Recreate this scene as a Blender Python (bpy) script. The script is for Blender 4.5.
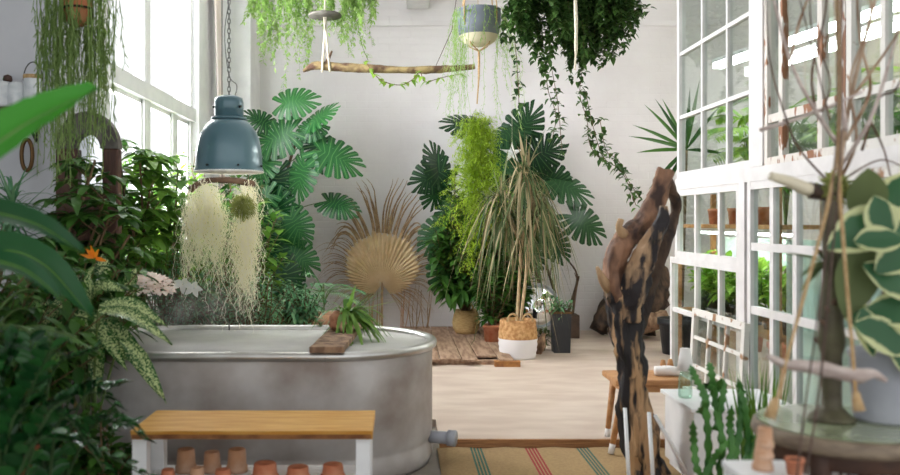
import bpy, math, random
from mathutils import Vector, Matrix, noise
random.seed(7)
R = random.random
U = random.uniform
PI = math.pi
scene = bpy.context.scene
for o in list(bpy.data.objects):
    bpy.data.objects.remove(o)

# ------------------------------------------------------------------ camera, world, light, exposure
cam_d = bpy.data.cameras.new('camera')
cam = bpy.data.objects.new('camera', cam_d)
scene.collection.objects.link(cam)
cam.location = (0, 0, 1.35)
cam.rotation_euler = (PI / 2, 0, 0)
cam_d.sensor_width = 36
cam_d.lens = 34
cam_d.shift_x = 50 / 900
cam_d.shift_y = -15.5 / 900
cam_d.clip_start = 0.05
cam_d.dof.use_dof = True
cam_d.dof.focus_distance = 7.0
cam_d.dof.aperture_fstop = 1.9
scene.camera = cam

w = bpy.data.worlds.new('world')
scene.world = w
w.use_nodes = True
bgn = w.node_tree.nodes['Background']
bgn.inputs[0].default_value = (0.965, 0.985, 1.0, 1)
bgn.inputs[1].default_value = 0.92


def area(name, loc, rot, sx, sy, power, col=(1, 1, 1)):
    l = bpy.data.lights.new(name, 'AREA')
    l.shape = 'RECTANGLE'
    l.size = sx
    l.size_y = sy
    l.energy = power
    l.color = col
    o = bpy.data.objects.new(name, l)
    o.location = loc
    o.rotation_euler = rot
    scene.collection.objects.link(o)
    return o


# daylight pushing in through the tall window on the left
area('window_daylight', (-3.5, 8.9, 3.2), (0, math.radians(-90), 0), 5.0, 6.0, 1300, (0.97, 0.985, 1.0))
scene.view_settings.view_transform = 'Standard'
scene.view_settings.look = 'None'
scene.view_settings.gamma = 1
scene.view_settings.use_curve_mapping = False
scene.view_settings.exposure = 0.58
scene.cycles.max_bounces = 8
scene.cycles.volume_bounces = 3
scene.cycles.transparent_max_bounces = 16

H = 1.35
F = 850.0


def P(px, py, Y):
    """a pixel of the photograph at distance Y -> world point"""
    return Vector(((px - 400) * Y / F, Y, H + (222 - py) * Y / F))


# ------------------------------------------------------------------ materials
def lin(c):
    out = []
    for v in c:
        v = v / 255.0
        out.append(v / 12.92 if v <= 0.04045 else ((v + 0.055) / 1.055) ** 2.4)
    return (out[0], out[1], out[2], 1)


def base_mat(name):
    m = bpy.data.materials.new(name)
    m.use_nodes = True
    nt = m.node_tree
    return m, nt, nt.nodes['Principled BSDF']


def N(nt, t, **kw):
    n = nt.nodes.new(t)
    for k, v in kw.items():
        setattr(n, k, v)
    return n


def mat(name, c1, c2=None, rough=0.6, metal=0.0, scale=8.0, bump=0.0, bscale=None, stretch=(1, 1, 1), detail=4, coat=0, mid=0.5, width=0.25):
    m, nt, b = base_mat(name)
    b.inputs['Roughness'].default_value = rough
    b.inputs['Metallic'].default_value = metal
    if coat:
        b.inputs['Coat Weight'].default_value = coat
    b.inputs['Base Color'].default_value = lin(c1)
    if c2 is not None or bump:
        tc = N(nt, 'ShaderNodeTexCoord')
        mp = N(nt, 'ShaderNodeMapping')
        mp.inputs['Scale'].default_value = stretch
        nt.links.new(tc.outputs['Object'], mp.inputs[0])
    if c2 is not None:
        nz = N(nt, 'ShaderNodeTexNoise')
        nz.inputs['Scale'].default_value = scale
        nz.inputs['Detail'].default_value = detail
        nt.links.new(mp.outputs[0], nz.inputs['Vector'])
        cr = N(nt, 'ShaderNodeValToRGB')
        cr.color_ramp.elements[0].position = mid - width / 2
        cr.color_ramp.elements[1].position = mid + width / 2
        cr.color_ramp.elements[0].color = lin(c1)
        cr.color_ramp.elements[1].color = lin(c2)
        nt.links.new(nz.outputs['Fac'], cr.inputs[0])
        nt.links.new(cr.outputs[0], b.inputs['Base Color'])
    if bump:
        n2 = N(nt, 'ShaderNodeTexNoise')
        n2.inputs['Scale'].default_value = bscale or scale * 2
        n2.inputs['Detail'].default_value = 5
        nt.links.new(mp.outputs[0], n2.inputs['Vector'])
        bp = N(nt, 'ShaderNodeBump')
        bp.inputs['Strength'].default_value = bump
        bp.inputs['Distance'].default_value = 0.02
        nt.links.new(n2.outputs['Fac'], bp.inputs['Height'])
        nt.links.new(bp.outputs[0], b.inputs['Normal'])
    return m


def leafmat(name, c1, c2, rough=0.45, trans=0.3, per='island', pattern=None, cedge=None):
    m, nt, b = base_mat(name)
    b.inputs['Roughness'].default_value = rough
    b.inputs['Specular IOR Level'].default_value = 0.32
    if per == 'island':
        g = N(nt, 'ShaderNodeNewGeometry')
        fac = g.outputs['Random Per Island']
    else:
        g = N(nt, 'ShaderNodeObjectInfo')
        fac = g.outputs['Random']
    mx = N(nt, 'ShaderNodeMix', data_type='RGBA')
    mx.inputs[6].default_value = lin(c1)
    mx.inputs[7].default_value = lin(c2)
    nt.links.new(fac, mx.inputs[0])
    col = mx.outputs[2]
    if pattern:
        uv = N(nt, 'ShaderNodeUVMap')
        sep = N(nt, 'ShaderNodeSeparateXYZ')
        nt.links.new(uv.outputs[0], sep.inputs[0])
        ab = N(nt, 'ShaderNodeMath', operation='SUBTRACT')
        nt.links.new(sep.outputs[0], ab.inputs[0])
        ab.inputs[1].default_value = 0.5
        a2 = N(nt, 'ShaderNodeMath', operation='ABSOLUTE')
        nt.links.new(ab.outputs[0], a2.inputs[0])
        tc = N(nt, 'ShaderNodeTexCoord')
        nz = N(nt, 'ShaderNodeTexNoise')
        nt.links.new(tc.outputs['Object'], nz.inputs['Vector'])
        f = N(nt, 'ShaderNodeMath', operation='MULTIPLY_ADD')
        cr = N(nt, 'ShaderNodeValToRGB')
        if pattern == 'vein':
            f.inputs[1].default_value = 0.0
            nt.links.new(nz.outputs['Fac'], f.inputs[0])
            nt.links.new(a2.outputs[0], f.inputs[2])
            cr.color_ramp.elements[0].position = 0.03
            cr.color_ramp.elements[0].color = (.7, .7, .7, 1)
            cr.color_ramp.elements[1].position = 0.10
            cr.color_ramp.elements[1].color = (0, 0, 0, 1)
        elif pattern == 'margin':      # cream margin, green middle
            nz.inputs['Scale'].default_value = 14
            nt.links.new(nz.outputs['Fac'], f.inputs[0])
            f.inputs[1].default_value = 0.55
            nt.links.new(a2.outputs[0], f.inputs[2])
            cr.color_ramp.elements[0].position = 0.60
            cr.color_ramp.elements[1].position = 0.66
        else:                        # speckle, stronger near the midrib
            nz.inputs['Scale'].default_value = 130
            nz.inputs['Detail'].default_value = 3
            nt.links.new(a2.outputs[0], f.inputs[0])
            f.inputs[1].default_value = -0.28
            nt.links.new(nz.outputs['Fac'], f.inputs[2])
            cr.color_ramp.elements[0].position = 0.40
            cr.color_ramp.elements[1].position = 0.50
        nt.links.new(f.outputs[0], cr.inputs[0])
        m2 = N(nt, 'ShaderNodeMix', data_type='RGBA')
        nt.links.new(cr.outputs[0], m2.inputs[0])
        nt.links.new(col, m2.inputs[6])
        m2.inputs[7].default_value = lin(cedge)
        col = m2.outputs[2]
    nt.links.new(col, b.inputs['Base Color'])
    tr = N(nt, 'ShaderNodeBsdfTranslucent')
    hs = N(nt, 'ShaderNodeHueSaturation')
    hs.inputs['Value'].default_value = 1.3
    nt.links.new(col, hs.inputs['Color'])
    nt.links.new(hs.outputs[0], tr.inputs[0])
    ms = N(nt, 'ShaderNodeMixShader')
    ms.inputs[0].default_value = trans
    out = nt.nodes['Material Output']
    nt.links.new(b.outputs[0], ms.inputs[1])
    nt.links.new(tr.outputs[0], ms.inputs[2])
    nt.links.new(ms.outputs[0], out.inputs[0])
    return m


def glassmat(name, tint=(245, 250, 248), gloss=0.12, rough=0.02, scale_f=0.3):
    m, nt, b = base_mat(name)
    t = N(nt, 'ShaderNodeBsdfTransparent')
    t.inputs[0].default_value = lin(tint)
    g = N(nt, 'ShaderNodeBsdfGlossy')
    g.inputs['Roughness'].default_value = rough
    lw = N(nt, 'ShaderNodeLayerWeight')
    lw.inputs[0].default_value = 0.35
    ad = N(nt, 'ShaderNodeMath', operation='MULTIPLY_ADD')
    nt.links.new(lw.outputs['Fresnel'], ad.inputs[0])
    ad.inputs[1].default_value = scale_f
    ad.inputs[2].default_value = gloss * 0.3
    ms = N(nt, 'ShaderNodeMixShader')
    nt.links.new(ad.outputs[0], ms.inputs[0])
    nt.links.new(t.outputs[0], ms.inputs[1])
    nt.links.new(g.outputs[0], ms.inputs[2])
    nt.links.new(ms.outputs[0], nt.nodes['Material Output'].inputs[0])
    return m


def emis(name, col, s):
    m, nt, b = base_mat(name)
    b.inputs['Emission Color'].default_value = lin(col)
    b.inputs['Emission Strength'].default_value = s
    b.inputs['Base Color'].default_value = lin(col)
    return m


def wallmat(name, c1, c2, brick=0.25, zaxis=True):
    m, nt, b = base_mat(name)
    b.inputs['Roughness'].default_value = 0.75
    tc = N(nt, 'ShaderNodeTexCoord')
    mp = N(nt, 'ShaderNodeMapping')
    mp.inputs['Rotation'].default_value = (PI / 2, 0, 0)
    nt.links.new(tc.outputs['Object'], mp.inputs[0])
    br = N(nt, 'ShaderNodeTexBrick')
    br.inputs['Scale'].default_value = 1.0
    br.inputs['Brick Width'].default_value = 0.26
    br.inputs['Row Height'].default_value = 0.085
    br.inputs['Mortar Size'].default_value = 0.008
    br.inputs['Mortar Smooth'].default_value = 1.0
    nt.links.new(mp.outputs[0], br.inputs['Vector'])
    nz = N(nt, 'ShaderNodeTexNoise')
    nz.inputs['Scale'].default_value = 1.3
    nz.inputs['Detail'].default_value = 6
    nt.links.new(tc.outputs['Object'], nz.inputs['Vector'])
    cr = N(nt, 'ShaderNodeValToRGB')
    cr.color_ramp.elements[0].position = 0.3
    cr.color_ramp.elements[1].position = 0.6
    cr.color_ramp.elements[0].color = lin(c2)
    cr.color_ramp.elements[1].color = lin(c1)
    nt.links.new(nz.outputs['Fac'], cr.inputs[0])
    nt.links.new(cr.outputs[0], b.inputs['Base Color'])
    n3 = N(nt, 'ShaderNodeTexNoise')
    n3.inputs['Scale'].default_value = 14
    n3.inputs['Detail'].default_value = 6
    nt.links.new(tc.outputs['Object'], n3.inputs['Vector'])
    b1 = N(nt, 'ShaderNodeBump')
    b1.inputs['Strength'].default_value = brick
    b1.inputs['Distance'].default_value = 0.01
    b1.invert = True
    nt.links.new(br.outputs['Fac'], b1.inputs['Height'])
    b2 = N(nt, 'ShaderNodeBump')
    b2.inputs['Strength'].default_value = 0.2
    b2.inputs['Distance'].default_value = 0.02
    nt.links.new(n3.outputs['Fac'], b2.inputs['Height'])
    nt.links.new(b1.outputs[0], b2.inputs['Normal'])
    nt.links.new(b2.outputs[0], b.inputs['Normal'])
    return m


M = {}
M['wall'] = wallmat('painted brick', (232, 228, 229), (222, 217, 218))
M['wall_grey'] = mat('grey plaster', (206, 207, 211), (198, 200, 205), 0.8, bump=0.1, scale=3)
M['wall_in'] = mat('inner room wall', (226, 216, 196), (214, 206, 190), 0.8, scale=2)
M['white'] = mat('white paint', (240, 240, 240), (230, 230, 231), 0.45, scale=5, bump=0.05)
M['sash_white'] = mat('sash paint', (218, 214, 213), (206, 202, 201), 0.5, scale=6, bump=0.08)
M['old_white'] = mat('worn white paint', (150, 112, 80), (212, 208, 202), 0.55, scale=9, bump=0.3, mid=0.38, width=0.06, detail=8)
M['peel'] = mat('peeling white paint on brown wood', (140, 92, 60), (210, 203, 196), 0.6, scale=11, bump=0.4, mid=0.43, width=0.03, detail=8, stretch=(1, 1, 0.35))
M['ply'] = mat('plywood', (192, 172, 157), (206, 189, 174), 0.6, scale=2.2, stretch=(1, 2.5, 1), bump=0.05, detail=8)
M['ply_edge'] = mat('plywood edge', (140, 95, 58), (175, 126, 80), 0.7, scale=30, stretch=(0.3, 1, 6))
M['concrete'] = mat('concrete floor', (120, 112, 104), (138, 130, 120), 0.8, scale=4)
M['steel'] = mat('weathered galvanised steel', (138, 124, 115), (204, 201, 199), 0.45, 0.1, scale=2.6, bump=0.08, detail=10, width=0.36)
M['rim'] = mat('bright galvanised rim', (186, 182, 176), (206, 205, 202), 0.28, 0.75, scale=6)
M['water'] = mat('water', (70, 78, 74), (60, 66, 62), 0.04, 0.0, scale=2, bump=0.08, bscale=6)
M['benchwood'] = mat('honey bench wood', (208, 148, 64), (226, 176, 94), 0.5, scale=5, stretch=(1, 7, 7), bump=0.1, detail=8)
M['bark_edge'] = mat('live edge', (110, 66, 34), (150, 100, 56), 0.8, scale=14, bump=0.4)
M['terra'] = mat('terracotta', (190, 112, 78), (205, 140, 108), 0.8, scale=14, bump=0.1)
M['terra_old'] = mat('old terracotta', (196, 148, 112), (208, 172, 146), 0.85, scale=12, bump=0.15)
M['terra_dark'] = mat('brown clay', (120, 82, 58), (148, 104, 76), 0.85, scale=12)
M['soil'] = mat('soil', (52, 38, 28), (72, 54, 40), 0.95, scale=40, bump=0.5)
M['lampblue'] = mat('blue grey enamel', (82, 114, 124), (90, 122, 132), 0.28, 0.1, scale=3, coat=0.3)
M['lampwhite'] = mat('white enamel', (245, 242, 236), None, 0.3)
M['dark'] = mat('dark metal', (40, 38, 38), None, 0.5, 0.5)
M['chain'] = mat('chain', (90, 88, 86), None, 0.4, 0.8)
M['black'] = mat('black plastic', (36, 38, 42), (46, 48, 52), 0.5, scale=6)
M['brass'] = mat('old brass', (100, 74, 42), None, 0.4, 0.6)
M['rope'] = mat('hemp rope', (186, 150, 104), (206, 176, 132), 0.9, scale=60, bump=0.5)
M['rope_white'] = mat('cotton rope', (226, 218, 198), (208, 198, 176), 0.9, scale=60, bump=0.5)
M['cord'] = mat('brown cord', (78, 60, 52), (96, 76, 66), 0.8, scale=40)
M['jute'] = mat('jute', (180, 146, 100), (200, 168, 122), 0.95, scale=90, bump=0.6)
M['wicker'] = mat('seagrass', (168, 124, 76), (206, 164, 110), 0.85, scale=26, bump=0.8, stretch=(1, 1, 3))
M['wicker_w'] = mat('white woven', (232, 228, 226), (206, 202, 200), 0.85, scale=40, bump=0.8)
M['wicker_y'] = mat('pale seagrass', (196, 160, 104), (216, 186, 132), 0.85, scale=26, bump=0.7, stretch=(1, 1, 4))
M['pallet'] = mat('weathered pallet wood', (134, 104, 82), (176, 146, 122), 0.85, scale=4, stretch=(7, 1, 7), bump=0.3, detail=8)
M['rust'] = mat('rusty edge', (176, 122, 66), (140, 92, 52), 0.8, scale=14)
M['drift'] = mat('driftwood', (100, 74, 56), (166, 134, 106), 0.85, scale=6, stretch=(3, 3, 1), bump=0.6, detail=8)
M['drift_dark'] = mat('dark driftwood', (44, 34, 30), (96, 74, 58), 0.8, scale=5, stretch=(3, 3, 1), bump=0.8, detail=8)
M['drift_trunk'] = mat('charred and bare driftwood', (34, 29, 30), (186, 148, 108), 0.7, scale=3.6, stretch=(4, 4, 0.5), bump=0.8, detail=8, mid=0.55, width=0.1)
M['drift_red'] = mat('reddish driftwood', (62, 42, 36), (152, 112, 86), 0.7, scale=4, stretch=(2.5, 2.5, 1), bump=0.8, detail=8, width=0.2)
M['drift_half'] = mat('half charred driftwood', (42, 36, 38), (180, 146, 112), 0.7, scale=4, stretch=(3.2, 3.2, .7), bump=0.8, detail=8, width=0.12, mid=.5)
M['drift_bare'] = mat('bare pale driftwood', (150, 116, 84), (196, 162, 124), 0.7, scale=7, stretch=(2, 2, 0.7), bump=0.6, detail=8)
M['drift_pale'] = mat('pale driftwood', (176, 158, 150), (206, 192, 184), 0.85, scale=12, stretch=(1, 4, 4), bump=0.5, detail=8)
M['perch'] = mat('lichen branch', (84, 58, 42), (158, 138, 94), 0.85, scale=10, bump=0.5, detail=8)
M['bark'] = mat('bark', (76, 56, 44), (112, 88, 70), 0.9, scale=16, bump=0.6)
M['stem_g'] = mat('green stem', (78, 104, 50), (100, 122, 64), 0.6, scale=8)
M['stem_z'] = mat('dark green stem', (46, 74, 36), (60, 88, 44), 0.5, scale=8)
M['stem_b'] = mat('brown stem', (92, 70, 48), (120, 96, 66), 0.8, scale=14)
M['stem_t'] = mat('tan stem', (176, 150, 116), (196, 172, 136), 0.8, scale=20, bump=0.3)
M['vine_wood'] = mat('dry vine', (120, 88, 62), (190, 166, 142), 0.85, scale=7, bump=0.3, detail=6)
M['stoolwood'] = mat('stool wood', (178, 124, 76), (200, 148, 98), 0.55, scale=6, stretch=(1, 5, 5), bump=0.05)
M['white_dip'] = mat('white dipped paint', (240, 236, 232), None, 0.5)
M['greypot'] = mat('grey pot glaze', (116, 122, 134), (126, 132, 144), 0.5, scale=5)
M['cream'] = mat('cream glaze', (216, 206, 180), None, 0.5)
M['bluegrey'] = mat('pale blue grey pot', (160, 162, 172), (176, 178, 186), 0.6, scale=4)
M['bronze'] = mat('green bronze', (70, 62, 48), (98, 94, 70), 0.55, 0.3, scale=9, bump=0.3)
M['tabletop'] = mat('green glazed table top', (132, 142, 112), (160, 168, 138), 0.15, scale=4, coat=0.6)
M['tablewood'] = mat('grey brown table wood', (112, 96, 80), (140, 124, 104), 0.6, scale=8, stretch=(2, 2, 8), bump=0.2)
M['darkwood'] = mat('dark carved wood', (66, 46, 38), (92, 64, 50), 0.6, scale=8, bump=0.3)
M['redwood'] = mat('reddish dark wood', (70, 44, 34), (92, 58, 44), 0.6, scale=8, stretch=(6, 6, 1), bump=0.3)
M['greywood'] = mat('grey weathered arch', (84, 80, 74), (110, 106, 98), 0.8, scale=12, bump=0.4)
M['mirror'] = mat('mirror', (235, 238, 240), None, 0.03, 1.0)
M['glass'] = glassmat('glass')
M['glass_clear'] = glassmat('clear window glass', (252, 252, 252), 0.02, scale_f=0.04)
M['glass_green'] = glassmat('greenish glass', (222, 240, 230), 0.2)
M['frost'] = mat('frosted pale panel', (196, 220, 210), (210, 230, 222), 0.35, scale=2)
M['jar'] = mat('frosted jar', (200, 206, 210), (216, 220, 222), 0.15, scale=20, coat=0.4)
M['tube'] = emis('fluorescent tube', (255, 255, 255), 15.0)
M['bulb'] = emis('bulb', (255, 226, 180), 2.0)
M['moss'] = leafmat('pale lichen strands', (246, 242, 220), (254, 252, 238), 0.9, 0.5)
M['moss_g'] = mat('yellow green moss', (132, 142, 70), (160, 166, 92), 0.9, scale=30)
M['fan'] = mat('dried palm', (212, 186, 144), (226, 204, 168), 0.8, scale=8, stretch=(1, 1, 1), bump=0.2)
M['fan_dark'] = mat('dried palm tips', (140, 112, 82), (184, 154, 116), 0.8, scale=20)
M['peach'] = leafmat('peach petals', (252, 238, 230), (255, 248, 244), 0.6, 0.3)
M['petal_w'] = leafmat('white petals', (236, 240, 240), (250, 250, 250), 0.6, 0.3)
M['petal_o'] = leafmat('orange petals', (244, 130, 30), (250, 160, 50), 0.5, 0.3)
M['paper'] = mat('white paper', (240, 242, 244), None, 0.7)
M['curtain'] = mat('pale pink curtain', (236, 220, 214), (242, 230, 226), 0.8, scale=3)
# leaves
M['g_dark'] = leafmat('dark leaf', (34, 72, 28), (82, 126, 50), 0.45, 0.3)
M['g_zz'] = leafmat('zz leaf', (20, 58, 28), (44, 96, 44), 0.22, 0.12)
M['g_mid'] = leafmat('mid leaf', (58, 104, 36), (118, 160, 62), 0.45, 0.3)
M['g_bright'] = leafmat('bright leaf', (104, 152, 44), (166, 202, 84), 0.45, 0.4)
M['g_stag'] = leafmat('staghorn leaf', (74, 118, 48), (140, 176, 84), 0.45, 0.3)
M['g_lime'] = leafmat('lime fern', (148, 178, 48), (192, 212, 84), 0.6, 0.4)
M['g_pale'] = leafmat('pale airy leaf', (132, 172, 80), (184, 208, 136), 0.6, 0.4)
M['g_teal'] = leafmat('blue green leaf', (72, 128, 88), (126, 168, 122), 0.45, 0.25)
M['g_rhip'] = leafmat('rhipsalis strand', (108, 142, 68), (160, 184, 112), 0.6, 0.3)
M['g_ivy'] = leafmat('ivy leaf', (38, 70, 32), (90, 124, 62), 0.45, 0.25)
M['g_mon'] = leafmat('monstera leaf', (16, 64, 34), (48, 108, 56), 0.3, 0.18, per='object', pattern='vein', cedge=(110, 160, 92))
M['g_mon_d'] = leafmat('dark monstera leaf', (14, 44, 24), (36, 80, 42), 0.35, 0.15, per='object', pattern='vein', cedge=(70, 112, 62))  # darker green leaf colour for the right-hand monstera
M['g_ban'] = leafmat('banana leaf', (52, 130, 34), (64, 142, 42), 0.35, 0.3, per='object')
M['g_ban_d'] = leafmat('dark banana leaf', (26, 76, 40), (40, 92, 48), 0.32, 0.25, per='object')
M['g_tan'] = leafmat('pale tan strap leaf', (132, 118, 88), (176, 162, 126), 0.6, 0.3)
M['g_olive'] = leafmat('olive strap leaf', (58, 78, 44), (116, 126, 82), 0.6, 0.3)
M['g_speck'] = leafmat('speckled leaf', (22, 74, 30), (44, 100, 42), 0.35, 0.3, pattern='speckle', cedge=(204, 216, 156))
M['g_vari'] = leafmat('variegated rubber leaf', (38, 84, 54), (72, 112, 76), 0.35, 0.25, pattern='margin', cedge=(208, 212, 160))
M['g_cactus'] = mat('cactus skin', (56, 110, 48), (84, 140, 60), 0.5, scale=10)
M['steamer'] = None

# jute rug with stripes
def rugmat():
    m, nt, b = base_mat('striped jute rug')
    b.inputs['Roughness'].default_value = 0.95
    tc = N(nt, 'ShaderNodeTexCoord')
    sp = N(nt, 'ShaderNodeSeparateXYZ')
    nt.links.new(tc.outputs['Object'], sp.inputs[0])
    nz = N(nt, 'ShaderNodeTexNoise')
    nz.inputs['Scale'].default_value = 60
    nt.links.new(tc.outputs['Object'], nz.inputs['Vector'])
    bc = N(nt, 'ShaderNodeMix', data_type='RGBA')
    bc.inputs[6].default_value = lin((166, 134, 92))
    bc.inputs[7].default_value = lin((206, 174, 126))
    nt.links.new(nz.outputs['Fac'], bc.inputs[0])
    col = bc.outputs[2]
    def stripe(col, x0, x1, c):
        cmp_ = N(nt, 'ShaderNodeMath', operation='COMPARE')
        nt.links.new(sp.outputs[0], cmp_.inputs[0])
        cmp_.inputs[1].default_value = (x0 + x1) / 2
        cmp_.inputs[2].default_value = (x1 - x0) / 2
        mx = N(nt, 'ShaderNodeMix', data_type='RGBA')
        nt.links.new(cmp_.outputs[0], mx.inputs[0])
        nt.links.new(col, mx.inputs[6])
        mx.inputs[7].default_value = lin(c)
        return mx.outputs[2]
    for x, c in ((0.45, (74, 116, 100)), (0.775, (176, 62, 62)), (1.08, (78, 112, 96)), (1.38, (176, 62, 62))):
        for k in range(4):
            col = stripe(col, x - 0.036 + k * 0.019, x - 0.036 + k * 0.019 + 0.012, c)
    nt.links.new(col, b.inputs['Base Color'])
    wv = N(nt, 'ShaderNodeTexWave', bands_direction='Y')
    wv.inputs['Scale'].default_value = 30
    wv.inputs['Distortion'].default_value = 1
    nt.links.new(tc.outputs['Object'], wv.inputs['Vector'])
    bp = N(nt, 'ShaderNodeBump')
    bp.inputs['Strength'].default_value = 0.6
    bp.inputs['Distance'].default_value = 0.01
    nt.links.new(wv.outputs['Fac'], bp.inputs['Height'])
    nt.links.new(bp.outputs[0], b.inputs['Normal'])
    return m
M['rug'] = rugmat()


def gradmat(name, c_low, c_high, z, rough, scale):
    """two-tone basket: white woven below local height z, natural above"""
    m = mat(name, c_high[0], c_high[1], rough, scale=scale, bump=0.0)
    nt = m.node_tree
    b = nt.nodes['Principled BSDF']
    src = b.inputs['Base Color'].links[0].from_socket
    tc = N(nt, 'ShaderNodeTexCoord')
    sp = N(nt, 'ShaderNodeSeparateXYZ')
    nt.links.new(tc.outputs['Object'], sp.inputs[0])
    gt = N(nt, 'ShaderNodeMath', operation='LESS_THAN')
    nt.links.new(sp.outputs[2], gt.inputs[0])
    gt.inputs[1].default_value = z
    mx = N(nt, 'ShaderNodeMix', data_type='RGBA')
    nt.links.new(gt.outputs[0], mx.inputs[0])
    nt.links.new(src, mx.inputs[6])
    mx.inputs[7].default_value = lin(c_low)
    nt.links.new(mx.outputs[2], b.inputs['Base Color'])
    return m
M['twotone'] = gradmat('two tone basket weave', (232, 228, 228), ((170, 120, 72), (208, 164, 112)), 0.19, 0.85, 30)


# ------------------------------------------------------------------ mesh building
class MB:
    def __init__(s):
        s.v = []
        s.f = []
        s.uv = []     # one per vertex
        s.m = []

    def add(s, vs, fs, uvs=None, mi=0):
        o = len(s.v)
        s.v.extend(vs)
        s.uv.extend(uvs if uvs else [(0.5, 0.5)] * len(vs))
        for f in fs:
            s.f.append([i + o for i in f])
            s.m.append(mi)


ORG = {}


def obj(name, mb, m, parent=None, smooth=True, bevel=0, solid=0, sub=0):
    if name in ('foliage', 'leaf', 'stem', 'leaf_stalk', 'strands') and parent is not None:
        ry = ORG[parent.name].y
        for i_, p_ in enumerate(mb.v):
            x, y, z = p_
            if ry > 5.6 and y > 5.6:
                x = max(x, XL + .02 + .01 * (i_ % 3))
            elif x < XL and y > 5.55:
                y = 5.57 - .01 * (i_ % 3)
            mb.v[i_] = Vector((x, min(y, YB - .04 - .01 * (i_ % 3)), max(z, .06)))
    me = bpy.data.meshes.new(name)
    if parent is not None:
        org = ORG[parent.name]
    else:
        xs = [p[0] for p in mb.v]
        ys = [p[1] for p in mb.v]
        zs = [p[2] for p in mb.v]
        org = Vector(((min(xs) + max(xs)) / 2, (min(ys) + max(ys)) / 2, min(zs)))
    me.from_pydata([(p[0] - org.x, p[1] - org.y, p[2] - org.z) for p in mb.v], [], mb.f)
    ul = me.uv_layers.new(name='UVMap')
    flat = []
    li = [0] * len(me.loops)
    me.loops.foreach_get('vertex_index', li)
    for i in li:
        flat.extend(mb.uv[i])
    ul.data.foreach_set('uv', flat)
    if smooth:
        me.polygons.foreach_set('use_smooth', [True] * len(me.polygons))
    ms = m if isinstance(m, (list, tuple)) else [m]
    for mm in ms:
        me.materials.append(M[mm] if isinstance(mm, str) else mm)
    if len(ms) > 1:
        me.polygons.foreach_set('material_index', mb.m)
    me.update()
    o = bpy.data.objects.new(name, me)
    scene.collection.objects.link(o)
    if parent is not None:
        o.parent = parent
    else:
        o.location = org
    ORG[o.name] = org
    if solid:
        md = o.modifiers.new('thickness', 'SOLIDIFY')
        md.thickness = solid
    if bevel:
        md = o.modifiers.new('bevel', 'BEVEL')
        md.width = bevel
        md.segments = 2
        md.limit_method = 'ANGLE'
    if sub:
        md = o.modifiers.new('sub', 'SUBSURF')
        md.levels = sub
        md.render_levels = sub
    return o


def thing(name, label, cat, loc, group=None):
    o = bpy.data.objects.new(name, None)
    o.empty_display_size = 0.1
    scene.collection.objects.link(o)
    o.location = loc
    ORG[o.name] = Vector(loc)
    o['label'] = label
    o['category'] = cat
    if group:
        o['group'] = group
    return o


def tag(o, label, cat, group=None, kind=None):
    o['label'] = label
    o['category'] = cat
    if group:
        o['group'] = group
    if kind:
        o['kind'] = kind
    return o


def struct(name, mb, m, **kw):
    o = obj(name, mb, m, smooth=False, **kw)
    o['kind'] = 'structure'
    return o


def dup(root, loc, label=None):
    r = root.copy()
    scene.collection.objects.link(r)
    r.location = loc
    ORG[r.name] = Vector(loc)
    if label:
        r['label'] = label
    for ch in list(root.children):
        c = ch.copy()
        scene.collection.objects.link(c)
        c.parent = r
        for g in ch.children:
            d = g.copy()
            scene.collection.objects.link(d)
            d.parent = c
    return r


def box(mb, x0, x1, y0, y1, z0, z1, mi=0):
    vs = [Vector((x, y, z)) for z in (z0, z1) for y in (y0, y1) for x in (x0, x1)]
    fs = [(0, 2, 3, 1), (4, 5, 7, 6), (0, 1, 5, 4), (2, 6, 7, 3), (0, 4, 6, 2), (1, 3, 7, 5)]
    mb.add(vs, fs, mi=mi)
    return mb


def BX(*a):
    return box(MB(), *a)


def frame_of(d, up=Vector((0, 0, 1))):
    d = d.normalized()
    s = d.cross(up)
    if s.length < 1e-4:
        s = d.cross(Vector((0, 1, 0)))
    s.normalize()
    n = s.cross(d).normalized()
    return d, s, n


def bar(mb, a, b, wd, th, up=Vector((0, 0, 1)), mi=0):
    """rectangular bar from a to b"""
    d, s, n = frame_of(b - a, up)
    vs = []
    for p in (a, b):
        for (i, j) in ((-1, -1), (1, -1), (1, 1), (-1, 1)):
            vs.append(p + s * i * wd / 2 + n * j * th / 2)
    mb.add(vs, [(0, 3, 2, 1), (4, 5, 6, 7), (0, 1, 5, 4), (1, 2, 6, 5), (2, 3, 7, 6), (3, 0, 4, 7)], mi=mi)
    return mb


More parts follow.
